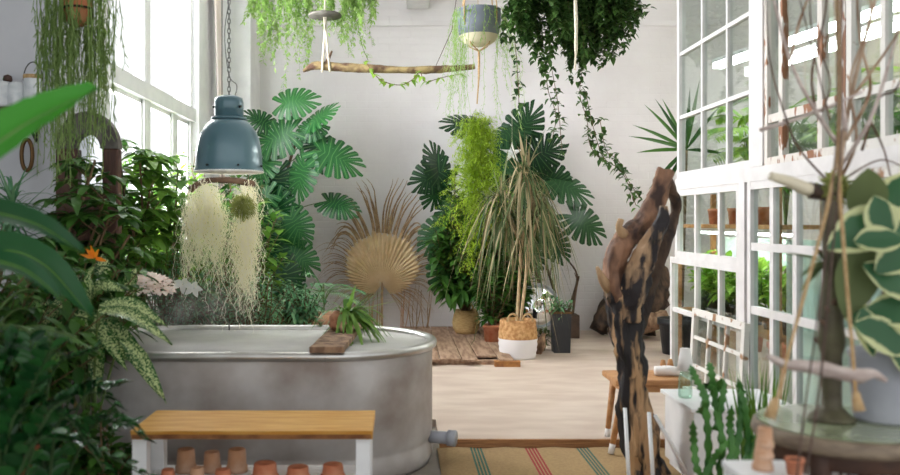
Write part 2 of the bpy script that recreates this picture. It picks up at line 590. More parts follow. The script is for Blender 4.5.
def tube(mb, pts, rad, sides=6, cap=True, bump=0, seed=0, flat=1.0, mi=0):
    pts = [Vector(p) for p in pts]
    n = len(pts)
    if not isinstance(rad, (list, tuple)):
        rad = [rad] * n
    vs = []
    d0 = (pts[1] - pts[0]).normalized()
    ref = Vector((0, 0, 1)) if abs(d0.z) < 0.8 else Vector((0, 1, 0))
    s = d0.cross(ref).normalized()
    for i in range(n):
        if i == 0:
            d = pts[1] - pts[0]
        elif i == n - 1:
            d = pts[-1] - pts[-2]
        else:
            d = pts[i + 1] - pts[i - 1]
        d.normalize()
        s = (s - d * s.dot(d))
        if s.length < 1e-5:
            s = d.cross(Vector((1, 0, 0)))
        s.normalize()
        t = d.cross(s)
        for k in range(sides):
            a = 2 * PI * k / sides
            r = rad[i]
            if bump:
                q = pts[i] * 6 + Vector((math.cos(a) * 1.6, math.sin(a) * 1.6, seed))
                r *= 1 + bump * noise.noise(q) + bump * 0.5 * noise.noise(q * 2.7) + bump * 0.3 * noise.noise(q * 6.1)
            vs.append(pts[i] + (s * math.cos(a) + t * math.sin(a) * flat) * r)
    fs = []
    for i in range(n - 1):
        for k in range(sides):
            k2 = (k + 1) % sides
            fs.append((i * sides + k, i * sides + k2, (i + 1) * sides + k2, (i + 1) * sides + k))
    if cap:
        fs.append(tuple(reversed(range(sides))))
        fs.append(tuple((n - 1) * sides + k for k in range(sides)))
    mb.add(vs, fs, mi=mi)
    return mb


def spline(pts, n=8):
    """Catmull-Rom through pts"""
    pts = [Vector(p) for p in pts]
    if len(pts) < 3:
        return [pts[0].lerp(pts[-1], i / n) for i in range(n + 1)]
    P_ = [pts[0] * 2 - pts[1]] + pts + [pts[-1] * 2 - pts[-2]]
    out = []
    for i in range(1, len(P_) - 2):
        a, b, c, d = P_[i - 1], P_[i], P_[i + 1], P_[i + 2]
        for k in range(n):
            t = k / n
            out.append(0.5 * ((2 * b) + (c - a) * t + (2 * a - 5 * b + 4 * c - d) * t * t + (3 * b - a - 3 * c + d) * t ** 3))
    out.append(pts[-1])
    return out


def interp(vals, n):
    out = []
    for i in range(n):
        t = i / (n - 1) * (len(vals) - 1)
        k = min(int(t), len(vals) - 2)
        out.append(vals[k] + (vals[k + 1] - vals[k]) * (t - k))
    return out


def lathe(mb, c, prof, seg=28, sx=1.0, sy=1.0, mi=0):
    """prof: list of (r, z) bottom to top about the vertical through c"""
    c = Vector(c)
    vs, fs = [], []
    for (r, z) in prof:
        for k in range(seg):
            a = 2 * PI * k / seg
            vs.append(c + Vector((r * sx * math.cos(a), r * sy * math.sin(a), z)))
    for i in range(len(prof) - 1):
        for k in range(seg):
            k2 = (k + 1) % seg
            fs.append((i * seg + k, i * seg + k2, (i + 1) * seg + k2, (i + 1) * seg + k))
    if prof[0][0] > 1e-4:
        fs.append(tuple(reversed(range(seg))))
    mb.add(vs, fs, mi=mi)
    return mb


def disc(mb, c, r, seg=28, sx=1, sy=1):
    c = Vector(c)
    vs = [c + Vector((r * sx * math.cos(2 * PI * k / seg), r * sy * math.sin(2 * PI * k / seg), 0)) for k in range(seg)]
    mb.add(vs, [tuple(range(seg))])
    return mb


# ------------------------------------------------------------------ leaves
PROF = {
    'ell': lambda t: math.sin(PI * t ** 0.9) ** 0.8,
    'lance': lambda t: math.sin(PI * t ** 0.7) ** 1.0,
    'strap': lambda t: min(1, t * 6 + 0.25) * (1 - t ** 3) ** 0.8,
    'blade': lambda t: (1 - t) ** 0.6 * min(1, 0.5 + t * 3),
    'heart': lambda t: min(1, (t + 0.04) * 7) ** 0.6 * (1 - t) ** 0.65 * 1.25,
    'banana': lambda t: min(1, (t + 0.02) * 7) ** 0.7 * (1 - t ** 2.6) ** 0.7,
}


def leaf(mb, base, d, L, W, up=None, droop=0.3, seg=4, prof='ell', fold=0.15, cols=2, wave=0.0):
    if up is None:
        up = Vector((0, 0, 1))
    d, s, n = frame_of(d, up)
    pf = PROF[prof]
    vs, uvs = [], []
    k = cols
    ph = U(0, 6)
    for i in range(seg + 1):
        t = i / seg
        tt = min(max(t, 0.001), 0.995 if i < seg else 1)
        p = base + d * L * t + Vector((0, 0, -droop * L * t * t))
        wdt = W / 2 * max(0.0, pf(tt)) if 0 < i < seg else (W / 2 * pf(0.02) if i == 0 else 0.0)
        nn = n
        for j in range(k + 1):
            x = (j / k) * 2 - 1
            off = abs(x) * fold * wdt * 2
            if wave:
                off += wave * W * math.sin(t * 14 + ph + x * 2) * abs(x)
            vs.append(p + s * x * wdt + nn * off)
            uvs.append((x / 2 + 0.5, t))
    fs = []
    for i in range(seg):
        for j in range(k):
            a = i * (k + 1) + j
            if i == seg - 1:
                fs.append((a, a + 1, a + 1 + (k + 1)) if j == k // 2 else (a, a + 1, a + k + 2, a + k + 1))
            else:
                fs.append((a, a + 1, a + k + 2, a + k + 1))
    mb.add(vs, fs, uvs)


def rdir(zmin=-1, zmax=1):
    a = U(0, 2 * PI)
    z = U(zmin, zmax)
    r = math.sqrt(max(0, 1 - z * z))
    return Vector((r * math.cos(a), r * math.sin(a), z))


def monstera(mb, c, d, n, L, W, curl=0.25, nl=8):
    """heart shaped leaf slit into fingers; c = point where the petiole joins, d = towards tip, n = face normal"""
    d = d.normalized()
    s = d.cross(n).normalized()
    n = s.cross(d).normalized()
    nb = nl + 1
    for side in (-1, 1):
        B = []
        for j in range(nb):
            q = j / nl
            a = math.radians(150 - 138 * q ** 0.85)
            ln = W / 2 * (0.84 + 0.26 * math.sin(PI * min(1, q * 1.15)) ** 0.8) * (1 if q < 0.8 else 1.08)
            B.append((q * 0.72 * L, a, ln))

        def pt(j, sfrac):
            j0 = int(min(j, nl - 1e-6))
            f = j - j0
            t0 = B[j0][0] * (1 - f) + B[min(j0 + 1, nl)][0] * f
            a = B[j0][1] * (1 - f) + B[min(j0 + 1, nl)][1] * f
            ln = B[j0][2] * (1 - f) + B[min(j0 + 1, nl)][2] * f
            x = t0 + math.cos(a) * ln * sfrac
            y = math.sin(a) * ln * sfrac
            h = -curl * (y * y) / W - curl * 0.5 * max(0, x) ** 2 / L
            h += 0.10 * y * (1 - sfrac)
            return c + d * x + s * side * y + n * h

        S = (0.0, 0.3, 0.50, 0.66, 0.92, 1.0)
        G = (1.0, 1.0, 0.93, 0.80, 0.72, 0.25)
        for i in range(nl):
            vs, fs, uvs = [], [], []
            for sf, g in zip(S, G):
                jl = random.uniform(0.94, 1.0) if sf == 1.0 else 1
                for x in (-0.5, 0, 0.5):
                    vs.append(pt(i + 0.5 + x * g, sf * jl))
                    uvs.append((x + .5, sf))
            for r in range(len(S) - 1):
                for k in (0, 1):
                    q = r * 3 + k
                    fs.append((q, q + 1, q + 4, q + 3) if side > 0 else (q, q + 3, q + 4, q + 1))
            mb.add(vs, fs, uvs)


def petiole(a, b, r=0.006, sag=0.05, name='leaf_stalk', m='stem_g', parent=None):
    mb = MB()
    mid = a.lerp(b, 0.5) + Vector((0, 0, sag))
    tube(mb, spline([a, mid, b], 5), [r * 1.2] * 4 + [r] * 7, 5)
    return mb


def shrub(mbl, mbs, base, tips, L, W, leaves=12, stem=0.006, start=0.35, droop=0.3, prof='ell', spread=0.9, seg=3, fold=0.15, sag=0.12, jit=0.25):
    """stems from base to tips with leaves along them"""
    for tip in tips:
        base_ = base + Vector((U(-.04, .04), U(-.04, .04), 0))
        ln = (tip - base_).length
        mid = base_.lerp(tip, 0.5) + Vector((U(-.08, .08) * ln, U(-.08, .08) * ln, sag * ln))
        sp = spline([base_, mid, tip], 6)
        tube(mbs, sp, interp([stem, stem * 0.4], len(sp)), 4, cap=False)
        for k in range(leaves):
            t = start + (1 - start) * (k + R() * 0.8) / leaves
            t = min(t, 0.999) * (len(sp) - 1)
            i = int(t)
            p = sp[i].lerp(sp[min(i + 1, len(sp) - 1)], t - i)
            ax = (sp[min(i + 1, len(sp) - 1)] - sp[max(i - 1, 0)]).normalized()
            a = k * 2.4 + R()
            _, s, n = frame_of(ax)
            dd = (s * math.cos(a) + n * math.sin(a)) * spread + ax * 0.5 + Vector((U(-jit, jit), U(-jit, jit), U(-jit, jit)))
            sc = U(0.7, 1.15)
            leaf(mbl, p, dd, L * sc, W * sc, droop=droop * U(0.5, 1.5), seg=seg, prof=prof, fold=fold)


def ell_tips(c, r, n, outer=0.6):
    out = []
    for _ in range(n):
        q = rdir()
        k = U(outer, 1)
        out.append(Vector((c[0] + q.x * r[0] * k, c[1] + q.y * r[1] * k, c[2] + q.z * r[2] * k)))
    return out


def strand(mb, p0, length, r, wob=0.03, seg=8, sides=3, drift=(0, 0)):
    pts = [p0]
    x = y = 0
    vx, vy = drift
    for i in range(seg):
        x += U(-wob, wob) + vx * length / seg
        y += U(-wob, wob) + vy * length / seg
        pts.append(p0 + Vector((x, y, -length * (i + 1) / seg)))
    tube(mb, pts, interp([r, r * 0.5], len(pts)), sides, cap=False)
    return pts


def pot(name, label, c, r, h, m='terra', taper=0.75, rim=0.18, soil=True, group=None, cat='pot', parent=None, seg=28):
    c = Vector(c)
    prof = [(r * taper, 0), (r * (taper + (1 - taper) * 0.75) * 0.98, h * (1 - rim))]
    if rim > 0:
        prof += [(r, h * (1 - rim)), (r, h), (r * 0.9, h), (r * 0.86, h * 0.86)]
    else:
        prof = [(r * taper, 0), (r * (taper + 1) / 2 * 1.03, h * .5), (r, h), (r * 0.93, h), (r * 0.9, h * 0.86)]
    if parent is None:
        t = thing(name, label, cat, c, group)
    else:
        t = parent
    p = obj('pot' if parent is not None else 'pot_body', lathe(MB(), c, prof, seg), m, t)
    if soil:
        obj('soil', disc(MB(), c + Vector((0, 0, h * 0.86)), r * 0.875, seg), 'soil', t, smooth=False)
    return t


# ================================================================== THE SETTING
XL = -2.0          # window wall
YB = 10.2          # back wall
XP = 2.25          # glazed partition
ZC = 4.6
struct('floor', BX(-4.2, 6.0, -1.0, YB + .2, -0.1, 0.0), 'concrete')
struct('wall_back', BX(-2.3, 6.2, YB, YB + 0.25, 0, ZC), 'wall')
mb = MB()
WY0, WY1, WZ0 = 5.86, 8.46, 0.95
box(mb, XL - .25, XL, 5.6, WY0, 0, ZC)
box(mb, XL - .25, XL, WY1, YB, 0, ZC)
box(mb, XL - .25, XL, WY0, WY1, 0, WZ0)
struct('wall_left', mb, 'white')
struct('wall_alcove', BX(-4.2, XL - 0.25, 5.6, 5.85, 0, ZC), 'wall_grey')
struct('wall_right', BX(5.6, 5.8, 2.0, YB, 0, ZC), 'wall_in')
struct('wall_alcove_side', BX(-4.3, -4.2, -1.0, 5.85, 0, ZC), 'wall_grey')
struct('ceiling', BX(-4.2, 6.0, -1.0, YB + .2, ZC, ZC + .1), 'white')
# plywood platform
mb = MB()
box(mb, 0.235, 2.2, 5.09, 5.6, 0, 0.05)
box(mb, XL, 5.6, 5.6, YB, 0, 0.05)
struct('floor_platform', mb, 'ply')
struct('trim_1', BX(0.235, 1.6, 5.065, 5.09, 0, 0.052), 'ply_edge')
# corner column, ledge and beam
struct('wall_column', BX(XL, -1.68, 9.55, YB, 0.05, ZC), 'white')
struct('trim_2', BX(-1.68, 5.6, YB - 0.03, YB, 3.70, 3.76), 'wall')
struct('trim_3', BX(0.08, 0.34, YB - 0.5, YB - 0.03, 3.90, 4.3), 'white')
# window in the left wall
wf = MB()
xw0, xw1 = XL - 0.16, XL - 0.06
TZ = 2.34
for (a, b_) in ((WY0, WY0 + .09), (6.86, 7.02), (WY1 - .10, WY1)):
    box(wf, xw0, xw1, a, b_, WZ0, ZC)
box(wf, xw0 - 0.0, xw1 + .03, WY0, WY1, TZ, TZ + 0.13)
box(wf, xw0, xw1, 7.72, 7.88, WZ0, TZ)
box(wf, xw0, xw1 + .1, WY0, WY1, WZ0, WZ0 + 0.07)
box(wf, xw0, xw1, WY0, WY1, ZC - .1, ZC)
for a, b_ in ((WY0 + .09, 6.86), (7.02, 7.72), (7.88, WY1 - .1)):      # slim inner casements
    box(wf, xw0 + .02, xw1 - .02, a, a + .035, WZ0, TZ)
    box(wf, xw0 + .02, xw1 - .02, b_ - .035, b_, WZ0, TZ)
    box(wf, xw0 + .02, xw1 - .02, a, b_, TZ - .035, TZ)
win = struct('window_1', wf, 'white')
obj('window_glass', BX(XL - .12, XL - .112, WY0 + .05, WY1 - .05, WZ0 + .05, ZC - .05), 'glass_clear', win, smooth=False)


# glazed partition of reused sashes
def zr(ratio):
    return H + ratio * XP


def yp(px):
    return F * XP / (px - 400)


def sash(name, y_near_px, y_far_px, rows, cols_px, z0, z1, m, th=0.05, stile=0.05, mun=0.028, x=XP, glass='glass'):
    """rows: list of z ratios for horizontal muntins, cols_px: pixels of vertical muntins"""
    ya, yb = yp(y_near_px), yp(y_far_px)
    mb = MB()
    box(mb, x, x + th, ya, ya + stile, z0, z1)
    box(mb, x, x + th, yb - stile, yb, z0, z1)
    box(mb, x + .001, x + th - .001, ya + stile, yb - stile, z0, z0 + stile)
    box(mb, x + .001, x + th - .001, ya + stile, yb - stile, z1 - stile, z1)
    for r_ in rows:
        box(mb, x + .006, x + th - .006, ya + stile, yb - stile, zr(r_) - mun / 2, zr(r_) + mun / 2)
    for c_ in cols_px:
        box(mb, x + .008, x + th - .004, yp(c_) - mun / 2, yp(c_) + mun / 2, z0 + stile, z1 - stile)
    o = struct(name, mb, m)
    obj('window_glass', BX(x + th * .45, x + th * .55, ya + stile, yb - stile, z0 + stile, z1 - stile), glass, o, smooth=False)
    return o


struct('trim_4', BX(XP - .005, XP + .08, 2.6, yp(676), zr(.115), zr(.155)), 'sash_white')       # long middle rail
struct('trim_5', BX(XP - .01, XP + .09, yp(764), yp(752), zr(.155), ZC - .3), 'sash_white')       # post
struct('trim_6', BX(XP - .005, XP + .08, yp(745), yp(739.5), 0.0, zr(.115)), 'sash_white')
sash('window_2', 752, 677, [.374, .60, .826, 1.05], [700.5, 725.5], zr(.155), ZC - .5, 'sash_white')
sash('window_3', 845, 764, [.28, .75], [779, 818], zr(.155), ZC - .5, 'peel', stile=.045, mun=.05)
sash('window_4', 960, 846, [.28, .75], [881, 915], zr(.155), ZC - .5, 'old_white', stile=.05, mun=.04)
sash('window_5', 739, 675, [], [694, 717.5], zr(-.128), zr(.115), 'sash_white', mun=.04)
sash('window_6', 739, 670, [-.32], [694, 717.5], 0.06, zr(-.128), 'sash_white', mun=.035)
sash('window_7', 826, 747, [-.07, -.25], [770, 793], zr(-.50), zr(.115), 'sash_white', mun=.05)
sash('window_8', 960, 828, [-.07, -.25], [860, 900], zr(-.50), zr(.115), 'old_white', mun=.04)
struct('wall_partition_base', BX(XP, XP + .06, 2.6, yp(747), 0, zr(-.50)), 'sash_white')
struct('floor_threshold', BX(XP - .02, XP + .09, yp(747), yp(668), 0.05, 0.062), 'sash_white')

# ================================================================== ROOM BEHIND THE GLASS
# shelving with grow light
t = thing('shelf_unit', 'wooden shelf unit standing in the glazed room behind the white panes', 'shelf', (2.7, 6.8, 0.05))
for z in (0.55, 1.30):
    obj('shelf_board', BX(2.5, 2.85, 5.65, 7.7, z, z + .03), 'stoolwood', t, smooth=False)
for y in (5.67, 7.68):
    for x in (2.52, 2.83):
        obj('post', BX(x - .02, x + .02, y - .02, y + .02, 0.05, 1.6), 'stoolwood', t, smooth=False)
t = thing('fluorescent_lamp', 'long white fluorescent tube hanging above the glazed room, upper one', 'lamp', (3.6, 7.7, 3.0))
a, b_ = Vector((3.36, 9.0, 3.0)), Vector((3.9, 5.9, 3.0))
obj('housing', bar(MB(), a + Vector((0, 0, .05)), b_ + Vector((0, 0, .05)), .12, .04), 'white', t, smooth=False)
obj('tube', bar(MB(), a, b_, .10, .05), 'tube', t)
t = thing('fluorescent_lamp', 'long white fluorescent tube hanging above the glazed room, lower one', 'lamp', (3.7, 7.7, 2.8))
a, b_ = Vector((3.70, 9.0, 2.92)), Vector((4.15, 5.6, 2.92))
obj('housing', bar(MB(), a + Vector((0, 0, .05)), b_ + Vector((0, 0, .05)), .12, .04), 'white', t, smooth=False)
obj('tube', bar(MB(), a, b_, .10, .05), 'tube', t)
t = thing('grow_lamp', 'slim grow light strip under the upper shelf board', 'lamp', (2.68, 6.8, 1.27))
obj('housing', BX(2.62, 2.72, 5.75, 7.6, 1.27, 1.30), 'white', t, smooth=False)
obj('tube', BX(2.63, 2.71, 5.77, 7.58, 1.25, 1.27), 'tube', t, smooth=False)
tag(obj('board', BX(2.88, 2.90, 5.7, 7.6, 1.02, 1.22), 'frost', None, smooth=False), 'pale blue white board behind the shelf plants', 'board')
tag(obj('panel', BX(2.5, 2.53, 3.9, 5.5, 0.05, 1.24), 'frost', None, smooth=False), 'pale green frosted panel standing behind the nearer lower panes', 'panel')

for i, y in enumerate((5.8, 6.1, 6.4, 6.7, 6.95, 7.2, 7.45)):
    t = thing('potted_herb', 'bright green leafy plant %s on the lower glazed-room shelf' % ('nearest the camera', 'second from the near end', 'third from the near end', 'in the middle', 'third from the far end', 'second from the far end', 'at the far end')[i], 'plant', (2.67, y, 0.58), 'bright plants on the lower inner shelf')
    pot('', '', (2.67, y, 0.58), .07, .12, 'black', parent=t)
    L_, S_ = MB(), MB()
    shrub(L_, S_, Vector((2.67, y, .70)), ell_tips((2.67, y, .92), (.15, .16, .2), 14), .12, .07, 7)
    obj('foliage', L_, 'g_bright', t)
    obj('stem', S_, 'stem_g', t)
for i, (y, rr) in enumerate(((6.5, .07), (6.72, .06), (6.25, .085), (7.15, .06))):
    pot('terracotta_pot', 'terracotta pot on the upper glazed-room shelf, %s' % ('beside its middle', 'smaller one at the middle', 'largest of the shelf', 'at its far end')[i], (2.65, y, 1.33), rr, .13, 'terra', group='pots on the upper inner shelf')


def frond_plant(name, label, base, top, n, L, W, m, stem='stem_g', cat='plant', pot_m='terra', pr=.15, ph=.25, leaflets=14, ll=.16, lw=.02, group=None, spread=1.0):
    """arching pinnate fronds"""
    base = Vector(base)
    t = thing(name, label, cat, base, group)
    pot('', '', base, pr, ph, pot_m, parent=t)
    L_, S_ = MB(), MB()
    b0 = base + Vector((0, 0, ph * .86))
    for i in range(n):
        a = 2 * PI * i / n + U(-.3, .3)
        el = U(.3, 1.25)
        d = Vector((math.cos(a) * math.cos(el) * spread, math.sin(a) * math.cos(el) * spread, math.sin(el)))
        q = b0 + Vector((0, 0, top * U(.7, 1.0)))
        ln = L * U(.75, 1.1)
        pts = [b0, b0.lerp(q, .6)]
        for k in range(1, 8):
            s_ = k / 7
            pts.append(q + d * ln * s_ + Vector((0, 0, -.5 * ln * s_ * s_)))
        sp = spline(pts, 3)
        tube(S_, sp, interp([.006, .002], len(sp)), 4, cap=False)
        st = int(len(sp) * .3)
        for k in range(leaflets):
            idx = st + (len(sp) - 1 - st) * k / (leaflets - 1)
            i0 = min(int(idx), len(sp) - 2)
            p = sp[i0].lerp(sp[i0 + 1], idx - i0)
            ax = (sp[i0 + 1] - sp[i0]).normalized()
            _, s, nn = frame_of(ax)
            sc = math.sin(PI * (.15 + .8 * k / leaflets)) ** .6
            for sd in (-1, 1):
                leaf(L_, p, s * sd + ax * .7 + nn * .1, ll * sc, lw, droop=.35, seg=2, prof='lance', fold=.1)
    obj('foliage', L_, m, t)
    obj('stem', S_, stem, t)
    return t


for (px, py, Y, mm_, lb) in ((715, 150, 8.6, 'g_bright', 'bright green palm behind the far upper panes'), (745, 140, 7.4, 'g_mid', 'green palm in the glazed room behind the main white post'),
                             (785, 135, 6.9, 'g_mid', 'palm crown behind the first peeling brown muntin'), (820, 130, 6.0, 'g_bright', 'palm crown behind the tangled dry vine'),
                             (862, 125, 5.5, 'g_mid', 'palm crown behind the second old sash'), (905, 120, 4.9, 'g_mid', 'palm crown at the right edge behind the old sash')):
    c_ = P(px, py - 42, Y)
    frond_plant('potted_palm', lb, (c_.x + .35, Y, 0.05), c_.z - .35, 16, .62, .3, mm_, ll=.26, lw=.035, leaflets=16)

# ================================================================== LARGE OBJECTS
# --- galvanised oval tank
TXc0, TXc1, TYc, TR = -1.33, -0.38, 4.885, 0.565
TZr = 0.687


def oval(r, seg=24):
    pts = []
    for k in range(seg + 1):
        a = -PI / 2 + PI * k / seg
        pts.append((TXc1 + r * math.cos(a), TYc + r * math.sin(a)))
    for k in range(seg + 1):
        a = PI / 2 + PI * k / seg
        pts.append((TXc0 + r * math.cos(a), TYc + r * math.sin(a)))
    return pts


def loft(levels, closed_bottom=True):
    mb = MB()
    n = None
    vs, fs = [], []
    for (r, z) in levels:
        pl = oval(r)
        n = len(pl)
        vs += [Vector((x, y, z)) for x, y in pl]
    for i in range(len(levels) - 1):
        for k in range(n):
            k2 = (k + 1) % n
            fs.append((i * n + k, i * n + k2, (i + 1) * n + k2, (i + 1) * n + k))
    if closed_bottom:
        fs.append(tuple(reversed(range(n))))
    mb.add(vs, fs)
    return mb


tank = thing('stock_tank', 'large oval galvanised steel tub full of water', 'tub', ((TXc0 + TXc1) / 2, TYc, 0))
obj('tub_shell', loft([(TR - .015, 0.005), (TR - .005, .03), (TR, .05), (TR - .004, .10), (TR - .012, .12), (TR - .012, .14), (TR, .16), (TR, .66)]), 'steel', tank)
obj('tub_lining', loft([(TR - .02, .662), (TR - .02, .06)]), mat('steam-lightened inner steel', (206, 204, 198), (186, 184, 180), 0.5, 0.05, scale=3), tank)  # paler copy of the tub steel; steam haze and brightness put into its colour
rp = oval(TR + .002)
mb = MB()
tube(mb, [Vector((x, y, TZr - .022)) for x, y in rp] + [Vector((rp[0][0], rp[0][1], TZr - .022))], .026, 10, cap=False)
obj('rim', mb, 'rim', tank)
mb = MB()
mb.add([Vector((x, y, 0.55)) for x, y in oval(TR - .021)], [tuple(range(50))])
tag(obj('water', mb, 'water', None, smooth=False), 'clear still water filling the oval steel tub', 'water', kind='stuff')
mb = MB()
tube(mb, [Vector((.16, 4.80, .14)), Vector((.28, 4.76, .14))], .035, 14)
tube(mb, [Vector((.27, 4.765, .14)), Vector((.31, 4.75, .14))], .045, 14)
obj('drain_valve', mb, 'bluegrey', tank)
mb = MB()
pl = spline([P(229, 322, 5.43), P(229.5, 335, 5.40), P(230, 344, 5.36)], 4)
tube(mb, pl, .004, 5)
obj('plug_chain', mb, 'dark', tank)

# --- rug
mb = MB()
nx = 30
vs = [Vector((0.22 + 1.75 * i / nx, y, .013 + .004 * math.sin(i * 1.3 + y))) for y in (3.2, 4.2, 5.04) for i in range(nx + 1)]
fs = [(j * (nx + 1) + i, j * (nx + 1) + i + 1, (j + 1) * (nx + 1) + i + 1, (j + 1) * (nx + 1) + i) for j in (0, 1) for i in range(nx)]
mb.add(vs, fs)
rug = obj('rug', mb, 'rug', None, solid=.01)
# keep stripe coordinates in world x: shift origin
for v in rug.data.vertices:
    v.co.x += rug.location.x
rug.location.x = 0
tag(rug, 'woven jute rug with green and red stripes on the near floor', 'rug')

# --- bench
bench = thing('bench', 'wooden live-edge bench with white legs before the steel tub', 'bench', (-.61, 3.74, 0))
mb = MB()
nn_ = 24
vs, fs = [], []
for i in range(nn_ + 1):
    x = -1.125 + 1.01 * i / nn_
    e = .006 * noise.noise(Vector((x * 7, 0, 1)))
    e2 = .008 * noise.noise(Vector((x * 6, 4, 1)))
    vs += [Vector((x, 3.56 + e, .440)), Vector((x, 3.545 + e, .478)), Vector((x, 3.925 + e2, .48)), Vector((x, 3.93 + e2, .440))]
for i in range(nn_):
    for k in range(4):
        k2 = (k + 1) % 4
        fs.append((i * 4 + k, (i + 1) * 4 + k, (i + 1) * 4 + k2, i * 4 + k2))
fs += [(0, 1, 2, 3), (nn_ * 4 + 3, nn_ * 4 + 2, nn_ * 4 + 1, nn_ * 4)]
mb.add(vs, fs)
obj('seat', mb, 'benchwood', bench, smooth=False)
obj('live_edge', BX(-1.12, -.12, 3.548, 3.556, .444, .462), 'bark_edge', bench, smooth=False)
for x in (-1.095, -.155):
    for y in (3.60, 3.86):
        obj('leg', BX(x - .03, x + .03, y - .03, y + .03, 0, .44), 'white', bench, smooth=False)
for i in range(7):
    obj('shelf_board', BX(-1.10, -.15, 3.585 + i * .046, 3.625 + i * .046, .215, .235), 'white', bench, smooth=False)

# terracotta pots under the bench, upside down
def updown_pot(c, r, h, label, m='terra_old', grp='terracotta pots below the bench'):
    t = thing('terracotta_pot', label, 'pot', c, grp)
    lathe_ = MB()
    lathe(lathe_, Vector(c), [(r, 0), (r, h * .25), (r * .9, h * .26), (r * .8, h * .95), (r * .74, h), (0.012, h), (0.010, h * .9), (0.001, h * .9)], 24)
    obj('pot_body', lathe_, m, t)
    return t
for i, (px, yy, r, h, m_, lb) in enumerate((
        (186, 3.80, .047, .10, 'terra_old', 'upturned brown clay pot under the bench, leftmost of the taller back row'),
        (212, 3.80, .042, .088, 'terra_old', 'upturned brown clay pot under the bench, middle of the back row'),
        (237, 3.80, .048, .10, 'terra_old', 'upturned brown clay pot under the bench, rightmost of the taller back row'),
        (197, 3.64, .036, .064, 'terra_old', 'small pinkish upturned pot in the front row, leftmost'),
        (223, 3.64, .040, .056, 'terra', 'low upturned clay pot before the two right tall ones'),
        (265, 3.68, .060, .072, 'terra', 'wide upturned orange clay pot right of the three tall ones'),
        (298, 3.68, .056, .056, 'terra', 'wide upturned terracotta pot second from the right under the bench'),
        (333, 3.70, .053, .062, 'terra', 'wide upturned terracotta pot rightmost under the bench'),
        (168, 3.66, .034, .05, 'terra', 'small upturned clay pot beside the left white bench leg'))):
    updown_pot(((px - 400) * yy / F, yy, .236), r, h, lb, m_)

# --- pallet boards
pal = thing('pallet', 'low weathered wooden pallet of boards on the plywood platform', 'pallet', (.55, 8.8, .05))
x = .02
k = 0
ends = [7.66, 7.66, 7.72, 7.66, 7.76, 7.66, 7.66]
while x < 1.05 and k < 6:
    wd = (.17, .16, .19, .14, .18, .13)[k]
    obj('board', BX(x, x + wd, ends[k] if k != 4 else 7.9, 10.1, .088, .11), 'pallet', pal, smooth=False, bevel=.004)
    x += wd + .008
    k += 1
for y in (7.74, 8.9, 9.9):
    obj('runner', BX(.03, 1.0, y, y + .07, .05, .088), 'pallet', pal, smooth=False)
obj('runner', BX(.85, 1.08, 7.62, 7.69, .05, .10), 'rust', pal, smooth=False)

# ================================================================== STOOL, TRESTLE
stool = thing('stool', 'small wooden stool with white dipped feet behind the driftwood trunk', 'stool', (1.45, 5.05, 0))
sx0, sx1, sy0, sy1 = 1.235, 1.665, 4.86, 5.2
mb = MB()
box(mb, sx0, sx1, sy0, sy1, .41, .445)
obj('seat', mb, 'stoolwood', stool, smooth=False, bevel=.008)
obj('apron', BX(sx0 + .04, sx1 - .04, sy0 + .03, sy1 - .03, .37, .41), 'stoolwood', stool, smooth=False)
for (x, y, dx, dy, dip) in ((sx0 + .06, sy0 + .05, -.085, -.03, 1), (sx1 - .06, sy0 + .05, .07, -.03, 0), (sx0 + .06, sy1 - .05, -.04, .0, 0), (sx1 - .06, sy1 - .05, .06, .0, 0)):
    zf = 0.02 if y < 5.05 else 0.05
    a, b_ = Vector((x, y, .41)), Vector((x + dx, y + dy, zf))
    lg = obj('leg', tube(MB(), [a, b_], [.021, .016], 12), 'stoolwood', stool)
    c_ = b_.lerp(a, .14)
    obj('foot', tube(MB(), [b_, c_], [.0175, .0182], 12), 'white_dip', lg)
tag(obj('folded_cloth', tube(MB(), [Vector((1.5, 5.0, .475)), Vector((1.58, 5.0, .478)), Vector((1.64, 4.98, .475))], [.028, .031, .026], 12, bump=.1), 'white_dip', None), 'rolled white cloth lying on the wooden stool', 'cloth')
for i, (x, y) in enumerate(((1.575, 5.09), (1.625, 5.11))):
    c_ = Vector((x, y, .446))
    tag(obj('clay_cone', lathe(MB(), c_, [(.026, 0), (.022, .03), (.013, .075), (.009, .08), (.001, .08)], 16), 'stoolwood', None), ('left' if i == 0 else 'right') + ' one of two small tan cones behind the cloth on the stool', 'ornament', 'cones on the stool')

tr = thing('trestle', 'slim white metal trestle straddling the foot of the driftwood trunk', 'stand', (1.2, 4.2, 0))
for (a, b_) in ((P(625, 408, 4.25), P(630, 500, 4.1)), (P(649, 412, 4.1), P(655, 512, 4.0)), (P(655, 415, 4.35), P(692, 482, 4.35))):
    a2 = b_ + (b_ - a) * ((0.012 - b_.z) / (b_.z - a.z))
    obj('leg', tube(MB(), [a, Vector((a2.x, a2.y, .012))], .010, 8), 'white', tr)
obj('crossbar', tube(MB(), [P(629, 484, 4.1), P(654, 490, 4.05)], .008, 8), 'white', tr)
obj('crossbar', tube(MB(), [P(654, 494, 4.05), P(690, 480, 4.35)], .008, 8), 'white', tr)

